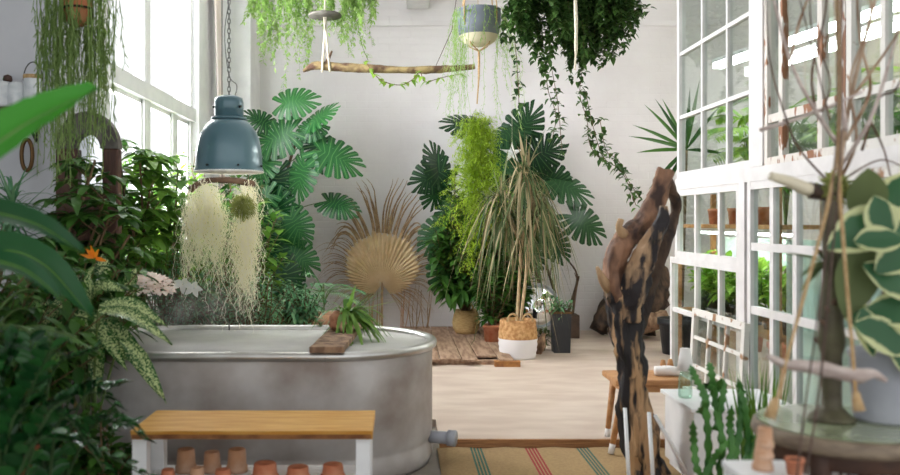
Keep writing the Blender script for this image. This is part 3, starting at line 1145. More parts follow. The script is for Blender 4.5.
# ================================================================== DRIFTWOOD TRUNK
dw = thing('driftwood_log', 'tall forked driftwood trunk, charred and bare, standing before the stool', 'driftwood', (1.2, 4.5, 0.0))
Yt = 4.5
mb = MB()
pts = spline([P(655, 500, Yt), P(644, 455, Yt), P(635, 405, Yt), P(628, 350, Yt), P(624, 310, Yt), P(622, 285, Yt)], 8)
pts.insert(0, Vector((pts[0].x + .03, Yt, 0.02)))
tube(mb, pts, interp([.12, .095, .082, .074, .078, .09, .085], len(pts)), 24, bump=.55, seed=3)
obj('trunk', mb, 'drift_trunk', dw)
mb = MB()
pts = spline([P(620, 305, Yt), P(615, 275, Yt), P(618, 252, Yt), P(634, 232, Yt + .05), P(652, 208, Yt + .1), P(666, 172, Yt + .15)], 9)
tube(mb, pts, interp([.06, .062, .062, .052, .05, .052], len(pts)), 20, bump=.5, seed=9)
obj('limb', mb, 'drift_red', dw)
mb = MB()
pts = spline([P(628, 320, Yt - .02), P(634, 288, Yt - .05), P(643, 262, Yt - .06), P(652, 240, Yt - .08), P(662, 222, Yt - .08), P(664, 206, Yt - .08)], 9)
tube(mb, pts, interp([.06, .07, .06, .045, .035, .018], len(pts)), 20, bump=.55, seed=5)
obj('limb', mb, 'drift_half', dw)
mb = MB()
pts = spline([P(668, 182, Yt + .15), P(676, 210, Yt + .25), P(664, 245, Yt + .2), P(650, 290, Yt + .15), P(636, 330, Yt + .05)], 6)
tube(mb, pts, interp([.03, .03, .035, .03, .04], len(pts)), 12, bump=.5, seed=15)
obj('limb', mb, 'drift_dark', dw)
mb = MB()
pts = spline([P(612, 292, Yt), P(604, 282, Yt - .05), P(597, 267, Yt - .08)], 5)
tube(mb, pts, interp([.035, .026, .008], len(pts)), 10, bump=.2, seed=1)
obj('snag', mb, 'drift_bare', dw)
mb = MB()
tube(mb, spline([P(624, 235, Yt), P(619, 228, Yt - .02), P(621, 219, Yt - .03)], 4), interp([.03, .02, .018], 9), 10, bump=.3)
obj('snag', mb, 'drift_bare', dw)
# far dark driftwood pile
for i, (pp, rr, lb) in enumerate((
        ([P(598, 330, 9.7), P(612, 300, 9.8), P(620, 262, 9.95), P(624, 240, 10.02)], [.1, .1, .07, .03], 'dark driftwood slab leaning on the back wall, left one'),
        ([P(640, 330, 9.6), P(652, 300, 9.7), P(660, 268, 9.9)], [.16, .17, .10], 'dark thick driftwood root beside the glazed partition'),
        ([P(612, 326, 9.3), P(635, 318, 9.35), P(668, 312, 9.3)], [.09, .12, .10], 'dark driftwood log lying on the platform at the back'))):
    mb = MB()
    sp = spline(pp, 6)
    zmin = min(p_.z for p_ in sp)
    tube(mb, sp, interp(rr, len(sp)), 14, bump=.5, seed=i * 3)
    o = obj('driftwood', mb, 'drift_dark' if i != 2 else 'drift', None)
    o.location.z = .052
    tag(o, lb, 'driftwood', 'driftwood at the back wall')

# ================================================================== BACK-WALL POTS AND BASKETS
bk = thing('basket', 'round basket, natural above and white below, with two rope handles', 'basket', (1.13, 8.15, .05))
c_ = Vector((1.13, 8.15, .05))
prof = []
for i in range(15):
    z = .37 * i / 14
    prof.append((.165 + .018 * math.sin(PI * i / 14) + (.006 if i % 2 else 0), z))
prof += [(.155, .37), (.15, .3)]
mb = lathe(MB(), c_, prof, 40)
obj('basket_body', mb, 'twotone', bk)
obj('soil', disc(MB(), c_ + Vector((0, 0, .31)), .155, 30), 'soil', bk, smooth=False)
for sd in (-1, 1):
    hp = [c_ + Vector((sd * .07 + .05 * math.cos(a), sd * .0 - .155 * (1 if sd > 0 else 1), .36 + .075 * math.sin(a))) for a in [PI * q / 8 for q in range(9)]]
    obj('handle', tube(MB(), hp, .010, 6), 'jute', bk)

b2 = thing('basket', 'small pale seagrass belly basket on the pallet by the wall', 'basket', (.73, 9.5, .11))
c_ = Vector(((466 - 400) * 9.5 / F, 9.5, .11))
b2.location = c_
ORG[b2.name] = c_
obj('basket_body', lathe(MB(), c_, [(.115, 0), (.145, .05), (.155, .12), (.14, .2), (.125, .26), (.118, .26), (.12, .2)], 32), 'wicker_y', b2)
hp = [c_ + Vector((.075 * math.cos(a), -.12, .25 + .11 * math.sin(a))) for a in [PI * q / 10 for q in range(11)]]
obj('handle', tube(MB(), hp, .010, 6), 'rope', b2)

t = thing('black_planter', 'tall square black planter with a brass rim', 'planter', (1.59, 8.5, .05))
mb = MB()
x0, x1, y0, y1 = 1.52, 1.70, 8.42, 8.60
vs = [Vector((x0 + .01, y0 + .01, .05)), Vector((x1 - .01, y0 + .01, .05)), Vector((x1 - .01, y1 - .01, .05)), Vector((x0 + .01, y1 - .01, .05)),
      Vector((x0, y0, .44)), Vector((x1, y0, .44)), Vector((x1, y1, .44)), Vector((x0, y1, .44))]
mb.add(vs, [(0, 3, 2, 1), (0, 1, 5, 4), (1, 2, 6, 5), (2, 3, 7, 6), (3, 0, 4, 7)])
obj('planter_body', mb, 'black', t, smooth=False)
mb = MB()
for (a, b_) in ((0, 1), (1, 2), (2, 3), (3, 0)):
    bar(mb, vs[4 + a] + Vector((0, 0, .01)), vs[4 + b_] + Vector((0, 0, .01)), .014, .02)
obj('rim', mb, 'brass', t, smooth=False)
obj('soil', BX(x0 + .008, x1 - .008, y0 + .008, y1 - .008, .38, .40), 'soil', t, smooth=False)

t = thing('brown_planter', 'dark brown square planter holding bare twigs by the wall', 'planter', (1.94, 9.6, .05))
cx = (568 - 400) * 9.6 / F
t.location = (cx, 9.6, .05)
ORG[t.name] = Vector((cx, 9.6, .05))
obj('planter_body', BX(cx - .11, cx + .11, 9.49, 9.71, .05, .31), mat('dark brown', (74, 58, 48), (92, 72, 58), .7, scale=9), t, smooth=False, bevel=.008)

# bare twigs
def twig(label, pts, rad, m='bark', bump=.25, name='twig', group='bare branches near the back planters', z=None):
    mb = MB()
    sp = spline(pts, 5)
    tube(mb, sp, interp(rad, len(sp)), 8, bump=bump)
    for k in range(3):
        i = int(len(sp) * U(.4, .9))
        tube(mb, [sp[i], sp[i] + Vector((U(-.08, .08), 0, U(.04, .12)))], [rad[-1] * .9, rad[-1] * .4], 6)
    o = obj(name, mb, m, None)
    tag(o, label, 'branch', group)
    return o


twig('thick bare brown branch, leftmost behind the white basket', [Vector((1.62, 9.75, .06)), P(545, 305, 9.85), P(535, 268, 10.0)], [.03, .035, .02])
twig('bare brown branch leaning beside the thick one', [Vector((1.78, 9.80, .06)), P(556, 300, 9.9), P(545, 262, 10.05)], [.025, .022, .012])
twig('crooked thin branch curving high above the brown planter', [Vector((cx, 9.62, .31)), P(572, 300, 9.7), P(577, 275, 9.8), P(564, 255, 9.9)], [.02, .016, .012, .008])
twig('short bare branch upright in the brown planter', [Vector((cx + .05, 9.58, .31)), P(576, 290, 9.7), P(579, 276, 9.7)], [.016, .012, .008])

# round mirror leaning
mt = thing('round_mirror', 'round convex mirror leaning behind the white basket', 'mirror', (1.55, 9.35, .05))
c_ = P(538, 306, 9.35)
vs, fs = [], []
nrm = Vector((.1, -1, .12)).normalized()
_, s_, n_ = frame_of(nrm)
for j, rr in enumerate((0.0001, .08, .16, .235)):
    for k in range(28):
        a = 2 * PI * k / 28
        vs.append(c_ + (s_ * math.cos(a) + n_ * math.sin(a)) * rr + nrm * (.05 * (1 - (rr / .235) ** 2)))
for j in range(3):
    for k in range(28):
        k2 = (k + 1) % 28
        fs.append((j * 28 + k, (j + 1) * 28 + k, (j + 1) * 28 + k2, j * 28 + k2))
mb = MB()
mb.add(vs, fs)
obj('mirror_glass', mb, 'mirror', mt, solid=.008)
mb = MB()
rg = [c_ + (s_ * math.cos(2 * PI * k / 28) + n_ * math.sin(2 * PI * k / 28)) * .24 for k in range(29)]
tube(mb, rg, .012, 8, cap=False)
tube(mb, [c_ + Vector((-.06, .02, -.20)), Vector((c_.x - .06, c_.y + .0, .06))], .012, 8)
tube(mb, [c_ + Vector((.06, .02, -.20)), Vector((c_.x + .06, c_.y + .0, .06))], .012, 8)
obj('mirror_frame', mb, 'bluegrey', mt)

# ================================================================== MONSTERAS
def monstera_plant(name, label, base, pot_m, leaves, m, Yd, trunk_pts, pr=.16, ph=.3, stalk='stem_g'):
    t = thing(name, label, 'plant', base)
    pot('', '', base, pr, ph, pot_m, parent=t)
    tp = spline([Vector(base) + Vector((0, 0, ph * .8))] + trunk_pts, 6)
    obj('stem', tube(MB(), tp, interp([.022, .014], len(tp)), 8, bump=.3), 'stem_b', t)
    for (px, py, sz, ang, dy) in leaves:
        c = P(px, py, Yd + dy)
        L = sz * (Yd + dy) / F
        # direction of the tip in the picture plane (ang: degrees, 0 = right, 90 = up), facing the camera and window
        a = math.radians(ang)
        d = Vector((math.cos(a), U(-.35, .1), math.sin(a))).normalized()
        n = Vector((U(-.8, .5), -1, U(-.1, 1.1)))
        c0 = c - d * L * .36
        mb = MB()
        monstera(mb, c0, d, n, L * .95, L * 1.0, curl=U(.2, .45))
        lf = obj('leaf', mb, m, t)
        # nearest trunk point below
        q = min(tp, key=lambda p_: (p_ - (c0 + Vector((0, 0, -.25)))).length)
        mbs = petiole(q, c0, .005, .04)
        obj('leaf_stalk', mbs, stalk, lf)
    return t


L1 = [(294, 101, 36, 10, 0), (320, 116, 32, 40, -.05), (277, 137, 44, 200, .0), (260, 120, 28, 150, .1), (335, 156, 46, -20, -.1), (311, 128, 28, 200, -.05),
      (300, 176, 40, 250, -.1), (338, 204, 34, -15, 0), (318, 150, 34, -70, 0.05), (262, 168, 34, 230, 0.05), (278, 184, 36, -90, 0.1),
      (258, 198, 34, 200, .0), (281, 212, 38, -70, .05), (296, 226, 34, -60, -.05), (262, 228, 38, -110, .0), (284, 246, 38, -80, .0),
      (300, 258, 34, -40, .0), (268, 262, 40, -100, -.05), (288, 280, 40, -80, -.1), (256, 288, 38, -100, 0), (296, 296, 30, -60, 0), (272, 306, 36, -90, -.1), (246, 250, 36, 190, .1), (244, 215, 34, 160, .15)]
monstera_plant('monstera', 'tall monstera climbing left of the bare white wall', ((283 - 400) * 9.2 / F, 9.2, .05), 'terra_dark', L1, 'g_mon', 9.2,
               [P(285, 290, 9.3), P(278, 240, 9.35), P(285, 180, 9.4), P(300, 130, 9.4)])
L2 = [(468, 124, 40, 170, .1), (524, 128, 40, 60, 0), (507, 134, 34, 200, -.05), (438, 165, 36, 110, 0), (432, 176, 36, -150, 0), (438, 190, 34, -110, .1), (541, 155, 40, 30, -.05),
      (566, 186, 44, -20, .05), (584, 223, 40, -35, -.05), (548, 178, 36, 150, .1), (447, 215, 38, -110, .05), (436, 235, 34, -130, 0), (452, 245, 40, -90, .1), (520, 190, 40, -90, .15),
      (500, 170, 40, 120, .15), (545, 220, 36, -60, .2), (446, 270, 38, -100, .1), (470, 255, 40, -80, .1), (556, 245, 30, -60, .15), (530, 250, 38, -80, .2), (490, 220, 42, -90, .15), (510, 160, 38, 80, .1)]
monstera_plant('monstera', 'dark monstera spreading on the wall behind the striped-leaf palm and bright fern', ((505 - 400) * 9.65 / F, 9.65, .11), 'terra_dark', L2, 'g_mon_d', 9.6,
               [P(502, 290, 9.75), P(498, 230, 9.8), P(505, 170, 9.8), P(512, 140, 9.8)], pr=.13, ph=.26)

# bushy plants under the right monstera
def bush(name, label, base, c, r, n, L, W, m, leaves=14, pot_m='terra', pr=.12, ph=.2, cat='plant', stem='stem_b', prof='ell', droop=.3, group=None, seg=3, stemr=.006, fold=.15, start=.35, spread=.9):
    base = Vector(base)
    t = thing(name, label, cat, base, group)
    if pr:
        pot('', '', base, pr, ph, pot_m, parent=t)
    L_, S_ = MB(), MB()
    shrub(L_, S_, base + Vector((0, 0, ph * .8)), ell_tips(c, r, n), L, W, leaves, prof=prof, droop=droop, seg=seg, stem=stemr, fold=fold, start=start, spread=spread)
    obj('foliage', L_, m, t)
    obj('stem', S_, stem, t)
    return t


bush('ficus', 'dense dark leafy shrub in the pale seagrass basket', (.735, 9.52, .16), P(464, 240, 9.3), (.42, .22, .85), 120, .19, .07, 'g_dark', 13, pr=0, ph=.2)
bush('ficus', 'glossy leaved shrub in the small terracotta pot on the pallet', ((492 - 400) * 8.85 / F, 8.85, .11), P(494, 285, 8.85), (.26, .2, .34), 26, .16, .06, 'g_dark', 11, pr=.1, ph=.175, pot_m='terra')
bush('laurel_shrub', 'leafy green shrub behind the two-tone basket', ((515 - 400) * 9.2 / F, 9.2, .06), P(508, 255, 9.1), (.38, .2, .65), 80, .17, .065, 'g_dark', 13, pr=.11, ph=.2, pot_m='terra_dark')
bush('succulent', 'small dark leafy plant growing in the black planter', (1.61, 8.51, .38), (1.60, 8.5, .52), (.12, .1, .12), 12, .1, .03, 'g_teal', 7, pr=0, ph=.02)
bush('small_houseplant', 'low olive plant between basket and black planter', (1.42, 8.6, .05), (1.42, 8.6, .2), (.12, .08, .12), 12, .09, .025, 'g_olive', 8, pr=.06, ph=.09, pot_m='terra_dark')
t = thing('driftwood_lump', 'small gnarled brown driftwood lump right of the two-tone basket', 'driftwood', (1.4, 8.4, .05))
mb = MB()
tube(mb, spline([Vector((1.36, 8.40, .052)), Vector((1.38, 8.36, .14)), Vector((1.42, 8.38, .25))], 5), interp([.05, .055, .02], 11), 10, bump=.6)
obj('lump', mb, 'drift', t)

# --- dracaena in the two-tone basket
dr = thing('dracaena', 'tall palm-like plant with drooping pale striped leaves on two bare stems', 'plant', (1.13, 8.15, .36))
tops = []
for (pp, lb) in (([Vector((1.12, 8.15, .34)), P(520, 270, 8.15), P(522, 240, 8.1), P(531, 205, 8.05), P(526, 172, 8.0)], 0), ([Vector((1.15, 8.15, .34)), P(526, 275, 8.1), P(528, 245, 8.1), P(540, 215, 8.05)], 0), ([P(522, 245, 8.1), P(512, 225, 8.15), P(506, 208, 8.2)], 0)):
    sp = spline(pp, 6)
    obj('stem', tube(MB(), sp, interp([.016, .013], len(sp)), 8, bump=.15), 'stem_t', dr)
    tops.append(sp)
mb, m2 = MB(), MB()
for ti, (hx, hy, n_l, l0, l1) in enumerate(((525, 176, 110, .2, .62), (541, 200, 60, .2, .5), (508, 214, 70, .25, .6), (530, 218, 60, .2, .5), (500, 196, 60, .25, .6))):
    q0 = P(hx, hy, 8.05 + .08 * (ti % 3))
    for k in range(n_l):
        q = q0 + Vector((U(-.04, .04), U(-.04, .04), U(-.14, .05)))
        d = rdir(-.3, 1.0)
        d.x *= .75
        leaf(mb if R() < .6 else m2, q, d.normalized(), U(l0, l1), U(.012, .021), droop=U(.8, 2.4) if d.z < .8 else U(.0, .5), seg=7, prof='strap', fold=.2)
obj('foliage', m2, 'g_tan', dr)
obj('foliage', mb, 'g_olive', dr)

# --- asparagus fern, lime
fern = thing('asparagus_fern', 'bright lime feathery fern hanging against the dark monstera', 'plant', P(478, 100, 9.1))
mb, ms_ = MB(), MB()
for k in range(34):
    ox = U(-1, 1)
    p = P(478 + ox * 16, 104 + abs(ox) * 16 + U(0, 14), 9.0 + U(-.1, .1))
    ln = U(.7, 1.75) * (1 - .35 * abs(ox))
    pts = strand(ms_, p, ln, .002, .05, 10, drift=(ox * .04, 0))
    for j in range(1, len(pts)):
        # each side plume is a fine flat spray
        for q in range(5):
            b0 = pts[j - 1].lerp(pts[j], R())
            d = Vector((U(-1, 1), U(-1, .3), U(-.9, .1))).normalized()
            pl = U(.07, .17)
            for w_ in range(14):
                bb = b0 + d * pl * (w_ + 1) / 14 + Vector((0, 0, -.03 * (w_ / 14) ** 2))
                leaf(mb, bb, rdir(-.7, .5), U(.025, .055), .010, droop=.2, seg=2, prof='lance', fold=0)
obj('foliage', mb, 'g_lime', fern)
obj('stem', ms_, 'stem_g', fern)
obj('hanger', tube(MB(), [P(478, 98, 9.1), P(478, -30, 9.1)], .003, 5), 'rope', fern)

# white paper star
mb = MB()
c_ = P(512, 153, 9.0)
vs = [c_ + Vector((0, -.03, 0)), c_ + Vector((0, .03, 0))]
for k in range(10):
    a = PI / 2 + 2 * PI * k / 10
    r_ = .12 if k % 2 == 0 else .042
    vs.append(c_ + Vector((r_ * math.cos(a), 0, r_ * math.sin(a))))
fs = []
for k in range(10):
    k2 = (k + 1) % 10
    fs += [(0, 2 + k2, 2 + k), (1, 2 + k, 2 + k2)]
mb.add(vs, fs)
st_ = thing('paper_star', 'white folded paper star hanging beside the lime fern', 'ornament', c_)
obj('star', mb, 'paper', st_, smooth=False)
obj('string', tube(MB(), [c_ + Vector((0, 0, .115)), Vector((c_.x, c_.y, ZC))], .0015, 4), 'rope_white', st_)

# --- dried palm fan
fan = thing('dried_palm_leaf', 'large tan dried fan palm leaf standing against the white wall', 'dried leaf', P(385, 325, 9.95))
c_ = P(386, 284, 9.93)
mb, m2 = MB(), MB()
nf = 46
c_ = P(382, 284, 9.93)
a0, a1 = math.radians(-48), math.radians(228)
for k in range(nf):
    a = a0 + (a1 - a0) * k / (nf - 1)
    da = (a1 - a0) / (nf - 1)
    up_ = max(0, math.sin(a))
    sn = math.sin(a)
    r1 = (30 + 25 * max(0, sn) ** .8) if sn > 0 else (30 + 22 * sn)
    r1 *= U(.96, 1.03) * 9.93 / F
    def pp(aa, rr, dp):
        return c_ + Vector((math.cos(aa) * rr, dp, math.sin(aa) * rr))
    # pleated blade
    vs = [pp(a, .01, 0), pp(a - da / 2, r1 * .5, .012), pp(a, r1 * .5, -.014), pp(a + da / 2, r1 * .5, .012), pp(a - da / 2, r1 * .9, .014), pp(a, r1 * 1.04, -.018), pp(a + da / 2, r1 * .9, .014)]
    mb.add(vs, [(0, 1, 2), (0, 2, 3), (1, 4, 5, 2), (2, 5, 6, 3)])
    # free tip
    deg = math.degrees(a)
    for rep in range(3 if up_ > .2 else 2):
        tl = (22 + 24 * up_ ** 2 + U(-4, 12)) * 9.93 / F
        tl += .2 * max(0, 1 - abs(deg - 90) / 22)
        side = 1 if math.cos(a) > 0 else -1
        cur = .15 if abs(deg - 90) < 22 else U(.35, .9)
        pts = []
        aa = a + U(-.05, .05)
        for j in range(8):
            s_ = j / 7
            pts.append(pp(aa, r1 * .95 + tl * s_ * (1 - .25 * cur * s_), -.01 - .03 * s_ * rep) + Vector((side * .15 * s_ * s_ * tl + .05 * s_ * noise.noise(Vector((k * .7 + rep, s_ * 2, 0))), 0, -cur * s_ ** 2.5 * tl)))
        tube(m2, pts, interp([.012, .009, .002], 8), 4, cap=False, flat=.4)
obj('leaf_blade', mb, 'fan', fan, smooth=False)
obj('leaf_tips', m2, 'fan_dark', fan)
sp = spline([c_ + Vector((0, .02, .03)), P(382, 305, 9.93), P(382, 327, 9.9)], 5)
sp.append(Vector((sp[-1].x, sp[-1].y, .06)))
obj('stalk', tube(MB(), sp, .012, 8), 'fan_dark', fan)
for i, x in enumerate((368, 376, 400, 412, 356, 424)):
    mb = MB()
    for k in range(4):
        a = Vector((P(x + k * 1.5, 330, 9.95).x, 9.9 + .02 * k, .06))
        b_ = P(x + k * 3 + U(-4, 4), 278 + U(0, 14), 10.0)
        tube(mb, spline([a, a.lerp(b_, .5) + Vector((U(-.03, .03), 0, 0)), b_], 4), [.006] * 5 + [.003] * 4, 5, cap=False)
    o = obj('dried_stalk', mb, 'fan_dark' if i % 2 else 'terra_old', None)
    tag(o, 'sheaf of thin dried stalks under the palm fan, %s' % ('left of its stalk', 'just left of its stalk', 'just right of its stalk', 'further right', 'leftmost', 'rightmost')[i], 'dried stalks', 'dried stalks below the palm fan')

# --- small palm in wide pot behind tub
frond_plant('small_palm', 'small feathery palm in a wide clay pot behind the tub', ((324 - 400) * 8.2 / F, 8.2, .05), .25, 9, .42, .2, 'g_teal', pot_m='terra_old', pr=.2, ph=.42, leaflets=16, ll=.15, lw=.012)

# palm leaves sticking out from behind the partition
yp_ = thing('yucca', 'dark pointed yucca leaves fanning out beside the glazed partition', 'plant', (2.75, 8.4, .05))
pot('', '', (2.75, 8.4, .05), .2, .35, 'black', parent=yp_)
obj('stem', tube(MB(), [Vector((2.75, 8.4, .3)), P(684, 150, 8.4)], [.04, .035], 10, bump=.2), 'stem_b', yp_)
mb = MB()
c_ = P(686, 150, 8.4)
for (x, y) in ((632, 118), (644, 97), (628, 129), (636, 148), (648, 185), (655, 92), (662, 92), (690, 80), (720, 100), (730, 150), (700, 70), (652, 205)):
    e = P(x, y, 8.4 + U(-.25, .25))
    leaf(mb, c_, e - c_, (e - c_).length, .042, droop=.1, seg=5, prof='lance', fold=.25, up=Vector((0, -1, .3)))
obj('foliage', mb, 'g_dark', yp_)

# ================================================================== HANGING THINGS
# driftwood perch
pc = thing('hanging_branch', 'long lichened driftwood branch hanging level before the back wall', 'branch', P(390, 70, 8.6))
sp = spline([P(303, 71, 8.6), P(315, 66, 8.6), P(340, 67, 8.6), (P(380, 69, 8.6)), P(420, 70, 8.6), P(450, 69, 8.6), P(475, 67, 8.6)], 6)
obj('branch', tube(MB(), sp, interp([.012, .04, .04, .042, .036, .036, .03, .025], len(sp)), 12, bump=.35), 'perch', pc)
obj('branch_stub', tube(MB(), [P(325, 66, 8.6), P(332, 51, 8.55)], [.025, .01], 8), 'bark', pc)
for (x, dx) in ((322, 1), (330, -1)):
    obj('rope', tube(MB(), [P(x, 72, 8.56), P(325 + dx, 16, 8.56)], .012, 6), 'rope_white', pc)
obj('hanger_disc', lathe(MB(), P(325, 17, 8.56), [(.0, .0), (.16, .0), (.17, .015), (.16, .03), (.0, .03)], 24), 'greywood', pc)
obj('rope', tube(MB(), [P(325, 15, 8.56), Vector((P(325, 0, 8.56).x, 8.56, ZC))], .008, 6), 'rope_white', pc)
obj('rope', tube(MB(), [P(435, 68, 8.6), P(452, 30, 8.6), Vector((P(470, 0, 8.6).x, 8.6, ZC))], .004, 5), 'cord', pc)

# climbing creeper on the perch
cr_ = thing('creeper', 'thin green creeper trailing along the hanging branch', 'plant', P(400, 80, 8.5))
mb, ms_ = MB(), MB()
sp = spline([P(366, 62, 8.5), P(375, 75, 8.52), P(385, 82, 8.5), P(400, 85, 8.5), P(412, 80, 8.5), P(420, 72, 8.5), P(425, 82, 8.5), P(440, 78, 8.5), P(460, 74, 8.5)], 4)
tube(ms_, sp, .004, 4)
for p in sp[::2]:
    for k in range(2):
        leaf(mb, p, rdir(-.9, .3), .07, .05, droop=.3, seg=3, prof='heart')
obj('foliage', mb, 'g_bright', cr_)
obj('stem', ms_, 'stem_b', cr_)


def hanging_plant(name, label, top, hang, n, lens, spreadx, spready, leafL, leafW, m, per=14, stemr=.002, wob=.02, prof='ell', potspec=None, cat='hanging plant', dir0=(-.8, .3), extra=None, drift=0.0, rope='rope_white', stem='stem_g'):
    top = Vector(top)
    t = thing(name, label, cat, top)
    mb, ms_ = MB(), MB()
    for k in range(n):
        a = U(0, 2 * PI)
        rr = math.sqrt(R())
        ox, oy = math.cos(a) * rr, math.sin(a) * rr
        p = top + Vector((ox * spreadx, oy * spready, hang + U(-.03, .08)))
        ln = U(*lens) * (1 - .35 * rr)
        pts = strand(ms_, p, ln, stemr, wob, 8, drift=(ox * drift, oy * drift))
        for j in range(1, len(pts)):
            for q in range(per):
                pp = pts[j - 1].lerp(pts[j], R())
                sc = U(.7, 1.2)
                leaf(mb, pp, rdir(*dir0), leafL * sc, leafW * sc, droop=.3, seg=3, prof=prof, fold=.12)
    if extra:
        for pl_ in extra:
            sp = spline(pl_, 5)
            tube(ms_, sp, stemr * 1.5, 4, cap=False)
            for p in sp:
                for q in range(3):
                    leaf(mb, p + Vector((U(-.03, .03), U(-.02, .02), U(-.04, .04))), rdir(*dir0), leafL, leafW, droop=.3, seg=3, prof=prof)
    obj('foliage', mb, m, t)
    obj('stem', ms_, stem, t)
    return t


# pale airy greenery at the top left of the back wall
hp_ = hanging_plant('hanging_fern', 'pale airy hanging plant trailing beside the corner column', P(285, -25, 8.9), 0, 66, (.45, 1.3), .42, .15, .045, .02, 'g_pale', per=9, wob=.03, cat='hanging plant')
obj('pot', lathe(MB(), P(285, -22, 8.9), [(.18, -.02), (.28, .2), (.26, .2)], 24), 'cream', hp_)
hp_ = hanging_plant('hanging_fern', 'pale airy hanging plant right of the branch hanger disc', P(352, -25, 8.75), 0, 60, (.3, 1.0), .28, .12, .045, .02, 'g_pale', per=8, wob=.035,
                    extra=[[P(357, 20, 8.7), P(362, 45, 8.7), P(368, 60, 8.7)]])
obj('pot', lathe(MB(), P(352, -22, 8.75), [(.14, -.02), (.22, .2), (.2, .2)], 24), 'cream', hp_)
# grey and cream hanging pot with pale trailing strands
c_ = P(479, 45, 8.0)
gp = thing('hanging_pot', 'grey and cream hanging pot with long pale trailing strands', 'hanging plant', c_)
pr_ = [(.10, 0), (.15, .03), (.185, .085)]
obj('pot_base', lathe(MB(), c_, pr_, 32), 'cream', gp)
obj('pot_body', lathe(MB(), c_, [(.185, .085), (.205, .2), (.205, .33), (.195, .33), (.19, .26)], 32), 'greypot', gp)
obj('soil', disc(MB(), c_ + Vector((0, 0, .27)), .19), 'soil', gp, smooth=False)
for k in range(4):
    a = PI / 4 + k * PI / 2
    q = c_ + Vector((.212 * math.cos(a), .212 * math.sin(a), .2))
    obj('rope', tube(MB(), [c_ + Vector((0, 0, -.06)), c_ + Vector((.12 * math.cos(a), .12 * math.sin(a), .0)), q, q + Vector((0, 0, .14)), Vector((c_.x, c_.y, ZC))], .006, 6), 'rope', gp)
obj('tassel', tube(MB(), [c_ + Vector((0, 0, -.05)), c_ + Vector((0, 0, -.3)), P(477, 104, 8.0)], [.012, .008, .006], 6), 'rope', gp)
mb, ms_ = MB(), MB()
for k in range(46):
    a = U(0, 2 * PI)
    p = c_ + Vector((.2 * math.cos(a), .2 * math.sin(a), .33))
    ox = U(-.03, .06)
    pts = strand(ms_, p + Vector((.03 * math.cos(a), .03 * math.sin(a), 0)), U(.4, 1.3), .0028, .03, 9, drift=(ox + .12 * math.cos(a), 0))
    for j in range(1, len(pts)):
        for q in range(4):
            leaf(mb, pts[j - 1].lerp(pts[j], R()), rdir(-.9, .2), U(.02, .05), .008, droop=.3, seg=2)
obj('foliage', mb, 'g_pale', gp)
obj('stem', ms_, 'g_pale', gp)
mb = MB()
for k in range(60):
    leaf(mb, c_ + Vector((U(-.15, .15), U(-.15, .15), .28)), rdir(.1, 1), .1, .04, seg=3)
obj('crown_leaves', mb, 'g_dark', gp)

# big ivy
Yi = 7.6
iv = hanging_plant('hanging_ivy', 'massive dark green hanging ivy with long trailing tendrils', P(568, -40, Yi), .0, 140, (.5, 1.28), .66, .3, .06, .045, 'g_ivy', per=13, wob=.03, prof='heart', drift=-.1, stem='stem_b',
                   extra=[[P(545, 60, Yi), P(548, 90, Yi), P(556, 115, Yi), P(552, 140, Yi)], [P(552, 70, Yi), P(558, 105, Yi), P(562, 150, Yi)], [P(582, 70, Yi), P(580, 95, Yi), P(587, 120, Yi), P(590, 145, Yi), P(600, 158, Yi)],
                          [P(600, 120, Yi), P(606, 150, Yi), P(618, 160, Yi), P(628, 180, Yi), P(640, 198, Yi)], [P(585, 90, Yi), P(594, 130, Yi), P(604, 158, Yi), P(622, 172, Yi), P(636, 205, Yi)], [P(515, 40, Yi), P(518, 80, Yi), P(519, 105, Yi)], [P(600, 30, Yi), P(618, 30, Yi), P(632, 12, Yi), P(648, 8, Yi)]])
obj('pot', lathe(MB(), P(568, -40, Yi), [(.2, -.05), (.32, .2), (.3, .2)], 24), 'terra_dark', iv)
obj('macrame_rope', tube(MB(), spline([P(574, -40, Yi - .3), P(576, 30, Yi - .35), P(575, 70, Yi - .35)], 5), [.014] * 8 + [.008] * 3, 7, bump=.3), 'rope_white', iv)

# hanging terracotta pot with rhipsalis, near left
c_ = P(78, 26, 4.3)
rh = thing('hanging_pot', 'terracotta hanging pot with long green mistletoe cactus strands', 'hanging plant', c_)
obj('pot_body', lathe(MB(), c_, [(.03, 0), (.055, .02), (.068, .08), (.072, .15), (.066, .15), (.062, .12)], 28), mat('orange clay', (206, 110, 74), (192, 140, 96), .7, scale=9), rh)
mb = MB()
tube(mb, [c_ + Vector((.073 * math.cos(a), .073 * math.sin(a), .085)) for a in [2 * PI * k / 24 for k in range(25)]], .006, 6, cap=False)
obj('strap', mb, 'dark', rh)
for sx_ in (-1, 1):
    obj('strap', tube(MB(), [c_ + Vector((.075 * sx_, -.02, -.04)), c_ + Vector((.078 * sx_, 0, .09)), Vector((c_.x, c_.y, 2.9)), Vector((c_.x, c_.y, ZC))], .0035, 5), 'dark', rh)
mb = MB()
for k in range(170):
    a = U(0, 2 * PI)
    rr = U(.06, .215)
    p0 = c_ + Vector((.05 * math.cos(a), .05 * math.sin(a), .16))
    p1 = c_ + Vector((rr * math.cos(a) + U(-.02, .02), rr * math.sin(a) * .7, U(.12, .24)))
    ln = U(.3, .78)
    if R() < .25:
        ln = U(.7, .95)
    pts = [p0, p1]
    x, y = p1.x, p1.y
    for j in range(8):
        x += U(-.012, .012)
        y += U(-.012, .012)
        pts.append(Vector((x, y, p1.z - ln * (j + 1) / 8)))
    tube(mb, pts, .0022, 3, cap=False)
    for j in range(3, 10):
        for q in range(2):
            b0 = pts[j]
            tube(mb, [b0, b0 + Vector((U(-.02, .02), U(-.02, .02), -U(.02, .05)))], .0018, 3, cap=False)
obj('foliage', mb, 'g_rhip', rh)

